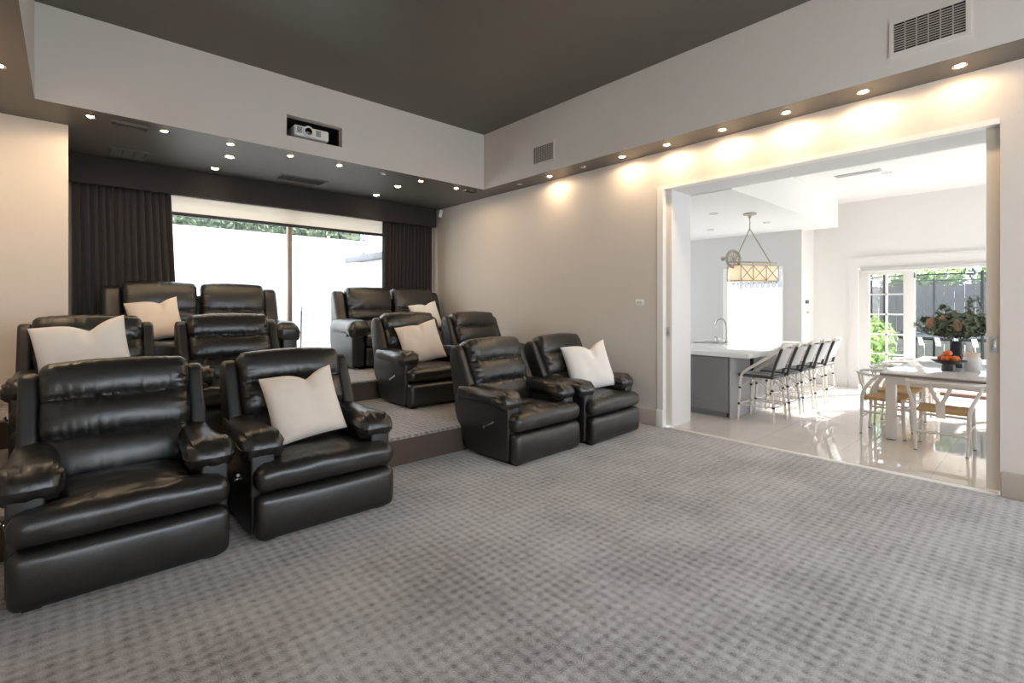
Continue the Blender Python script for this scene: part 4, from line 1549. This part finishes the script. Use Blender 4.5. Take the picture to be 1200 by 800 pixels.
t = thing('trampoline', 'dark trampoline with tall net posts on the garden lawn', 'trampoline', (14.75, 1.55, -.05))
n = 12
ra = 1.55
b = NB(); tube(b, [(ra * math.cos(2 * PI * k / 36), ra * math.sin(2 * PI * k / 36), .78) for k in range(36)], .035, 8, True); obj('rim_frame', b, M['blackmetal'], t)
b = NB(); lathe(b, [(0, .76), (ra - .15, .765), (ra - .15, .775), (0, .775)], n=36); obj('jumping_mat', b, M['netm'], t)
b = NB()
for k in range(72):
    a = 2 * PI * k / 72
    if k % 2:
        continue
    a1, a2 = a + .05, a + .11
    v = [b.verts.new((r_ * math.cos(q), r_ * math.sin(q), z_)) for r_, q, z_ in ((ra - .16, a1, .785), (ra - .16, a1 + .05, .785), (ra + .045, a2 + .02, .80), (ra + .045, a2 - .03, .80))]
    b.faces.new(v)
    v2 = [b.verts.new((r_ * math.cos(q), r_ * math.sin(q), z_)) for r_, q, z_ in ((ra + .045, a2 - .03, .80), (ra + .045, a2 + .02, .80), (ra + .045, a2 + .04, .64), (ra + .045, a2 - .01, .64))]
    b.faces.new(v2)
o = obj('edge_straps', b, M['strap'], t, 0)
o['label'] = 'white straps round the rim'
for k in range(6):
    a = 2 * PI * k / 6 + .35
    x, y = (ra + .08) * math.cos(a), (ra + .08) * math.sin(a)
    b = NB(); tube(b, [(x, y, 0), (x, y, 2.15)], .025, 8); obj('net_post', b, M['blackmetal'], t)
    a2 = a + .35
    b = NB(); p0 = (ra * math.cos(a - .25), ra * math.sin(a - .25)); p1 = (ra * math.cos(a + .25), ra * math.sin(a + .25))
    tube(b, [(*p0, .76), (*p0, .02), (*p1, .02), (*p1, .76)], .022, 8); obj('leg', b, M['blackmetal'], t)
b = NB()
tube(b, [((ra + .05) * math.cos(2 * PI * k / 36), (ra + .05) * math.sin(2 * PI * k / 36), 2.1) for k in range(36)], .014, 6, True)
obj('top_hoop', b, M['blackmetal'], t)
b = NB()
rg = []
for z in (.8, 2.1):
    rg.append([b.verts.new(((ra - .20) * math.cos(2 * PI * k / 36), (ra - .20) * math.sin(2 * PI * k / 36), z)) for k in range(36)])
for k in range(36):
    b.faces.new([rg[0][k], rg[0][(k + 1) % 36], rg[1][(k + 1) % 36], rg[1][k]])
obj('safety_net', b, M['net'], t, 60)
t = thing('garden_pot', 'white cube planter on the terrace through the glazed door', 'planter', (12.1, 2.02, -.02))
b = NB(); box(b, -.14, .14, -.14, .14, 0, .34, .015); obj('planter_box', b, M['pot'], t)
b = NB(); leaves(b, 120, ell((0, 0, .42), (.14, .14, .12)), .05); obj('foliage', b, M['hedge'], t, 0)

# yard behind the kitchen window
b = NB(); box(b, 11.6, 11.8, 3.12, 8.5, -.2, 1.80); struct(obj('wall_side_yard', b, M['extw']))
b = NB()
for i in range(22):
    y = 3.6 + i * .12
    box(b, 11.66, 11.70, y, y + .085, 1.801, 2.5)
box(b, 11.701, 11.74, 3.5, 6.4, 1.9, 1.95); box(b, 11.701, 11.74, 3.5, 6.4, 2.42, 2.47)
tag(obj('slat_screen', b, M['roofg'], smooth=0), 'pale slatted screen on the wall outside the kitchen window', 'screen')
b = NB(); box(b, KX1 + .2, 11.6, 3.0, 8.4, -.2, -.05); struct(obj('ground_side_yard', b, M['pave']))

# ------------------------------------------------------------------ light
W = bpy.data.worlds.new('sky')
S.world = W
W.use_nodes = True
bg = W.node_tree.nodes['Background']
bg.inputs[0].default_value = (.80, .90, 1.0, 1)
bg.inputs[1].default_value = 4.5

sun = bpy.data.lights.new('sun', 'SUN')
sun.energy = 12
sun.angle = R(1.5)
sun.color = (1, .97, .93)
so_ = bpy.data.objects.new('sun', sun)
COL.objects.link(so_)
so_.rotation_euler = (-Vector((.78, -.42, .47))).to_track_quat('-Z', 'Y').to_euler()

def portal(loc, sx, sy, d):
    l = bpy.data.lights.new('window_portal', 'AREA')
    l.shape = 'RECTANGLE'
    l.size, l.size_y = sx, sy
    l.cycles.is_portal = True
    o = bpy.data.objects.new('window_portal', l)
    COL.objects.link(o)
    o.location = loc
    o.rotation_euler = Vector(d).to_track_quat('-Z', 'Z').to_euler()
portal((2.25, YF - .3, 1.94), 5.4, 2.4, (0, 1, 0))
portal(((WX0 + WX1) / 2, YB + .3, 1.6), WX1 - WX0, 2.2, (0, -1, 0))
portal((KX1 + .3, (DY0 + DY1) / 2, 1.05), DY1 - DY0, 2.1, (-1, 0, 0))
portal((8.95, -3.9, 1.15), 1.9, 2.3, (0, 1, 0))
portal((7.6, YB + .3, 1.65), 3.2, 1.5, (0, -1, 0))
portal((GX + .3, (KW0 + KW1) / 2, 1.5), 1.0, 1.2, (-1, 0, 0))

# ------------------------------------------------------------------ camera
cam = bpy.data.cameras.new('camera')
co = bpy.data.objects.new('camera', cam)
COL.objects.link(co)
cam.sensor_width = 36
cam.lens = 577 * 36 / 1200
cam.shift_y = -(400 - 358.5) / 1200
cam.clip_start = .02
co.location = (0, 0, 1.4)
yaw = math.atan2(520, 577)
co.rotation_euler = (PI / 2, 0, -yaw)
S.camera = co

S.view_settings.view_transform = 'Standard'
S.view_settings.look = 'None'
S.view_settings.gamma = 1
S.view_settings.use_curve_mapping = False
S.view_settings.exposure = 0.5
cy = S.cycles
cy.max_bounces = 12
cy.diffuse_bounces = 8
cy.glossy_bounces = 4
cy.transparent_max_bounces = 16
cy.sample_clamp_indirect = 8
cy.caustics_reflective = False
cy.caustics_refractive = False
cy.use_denoising = True
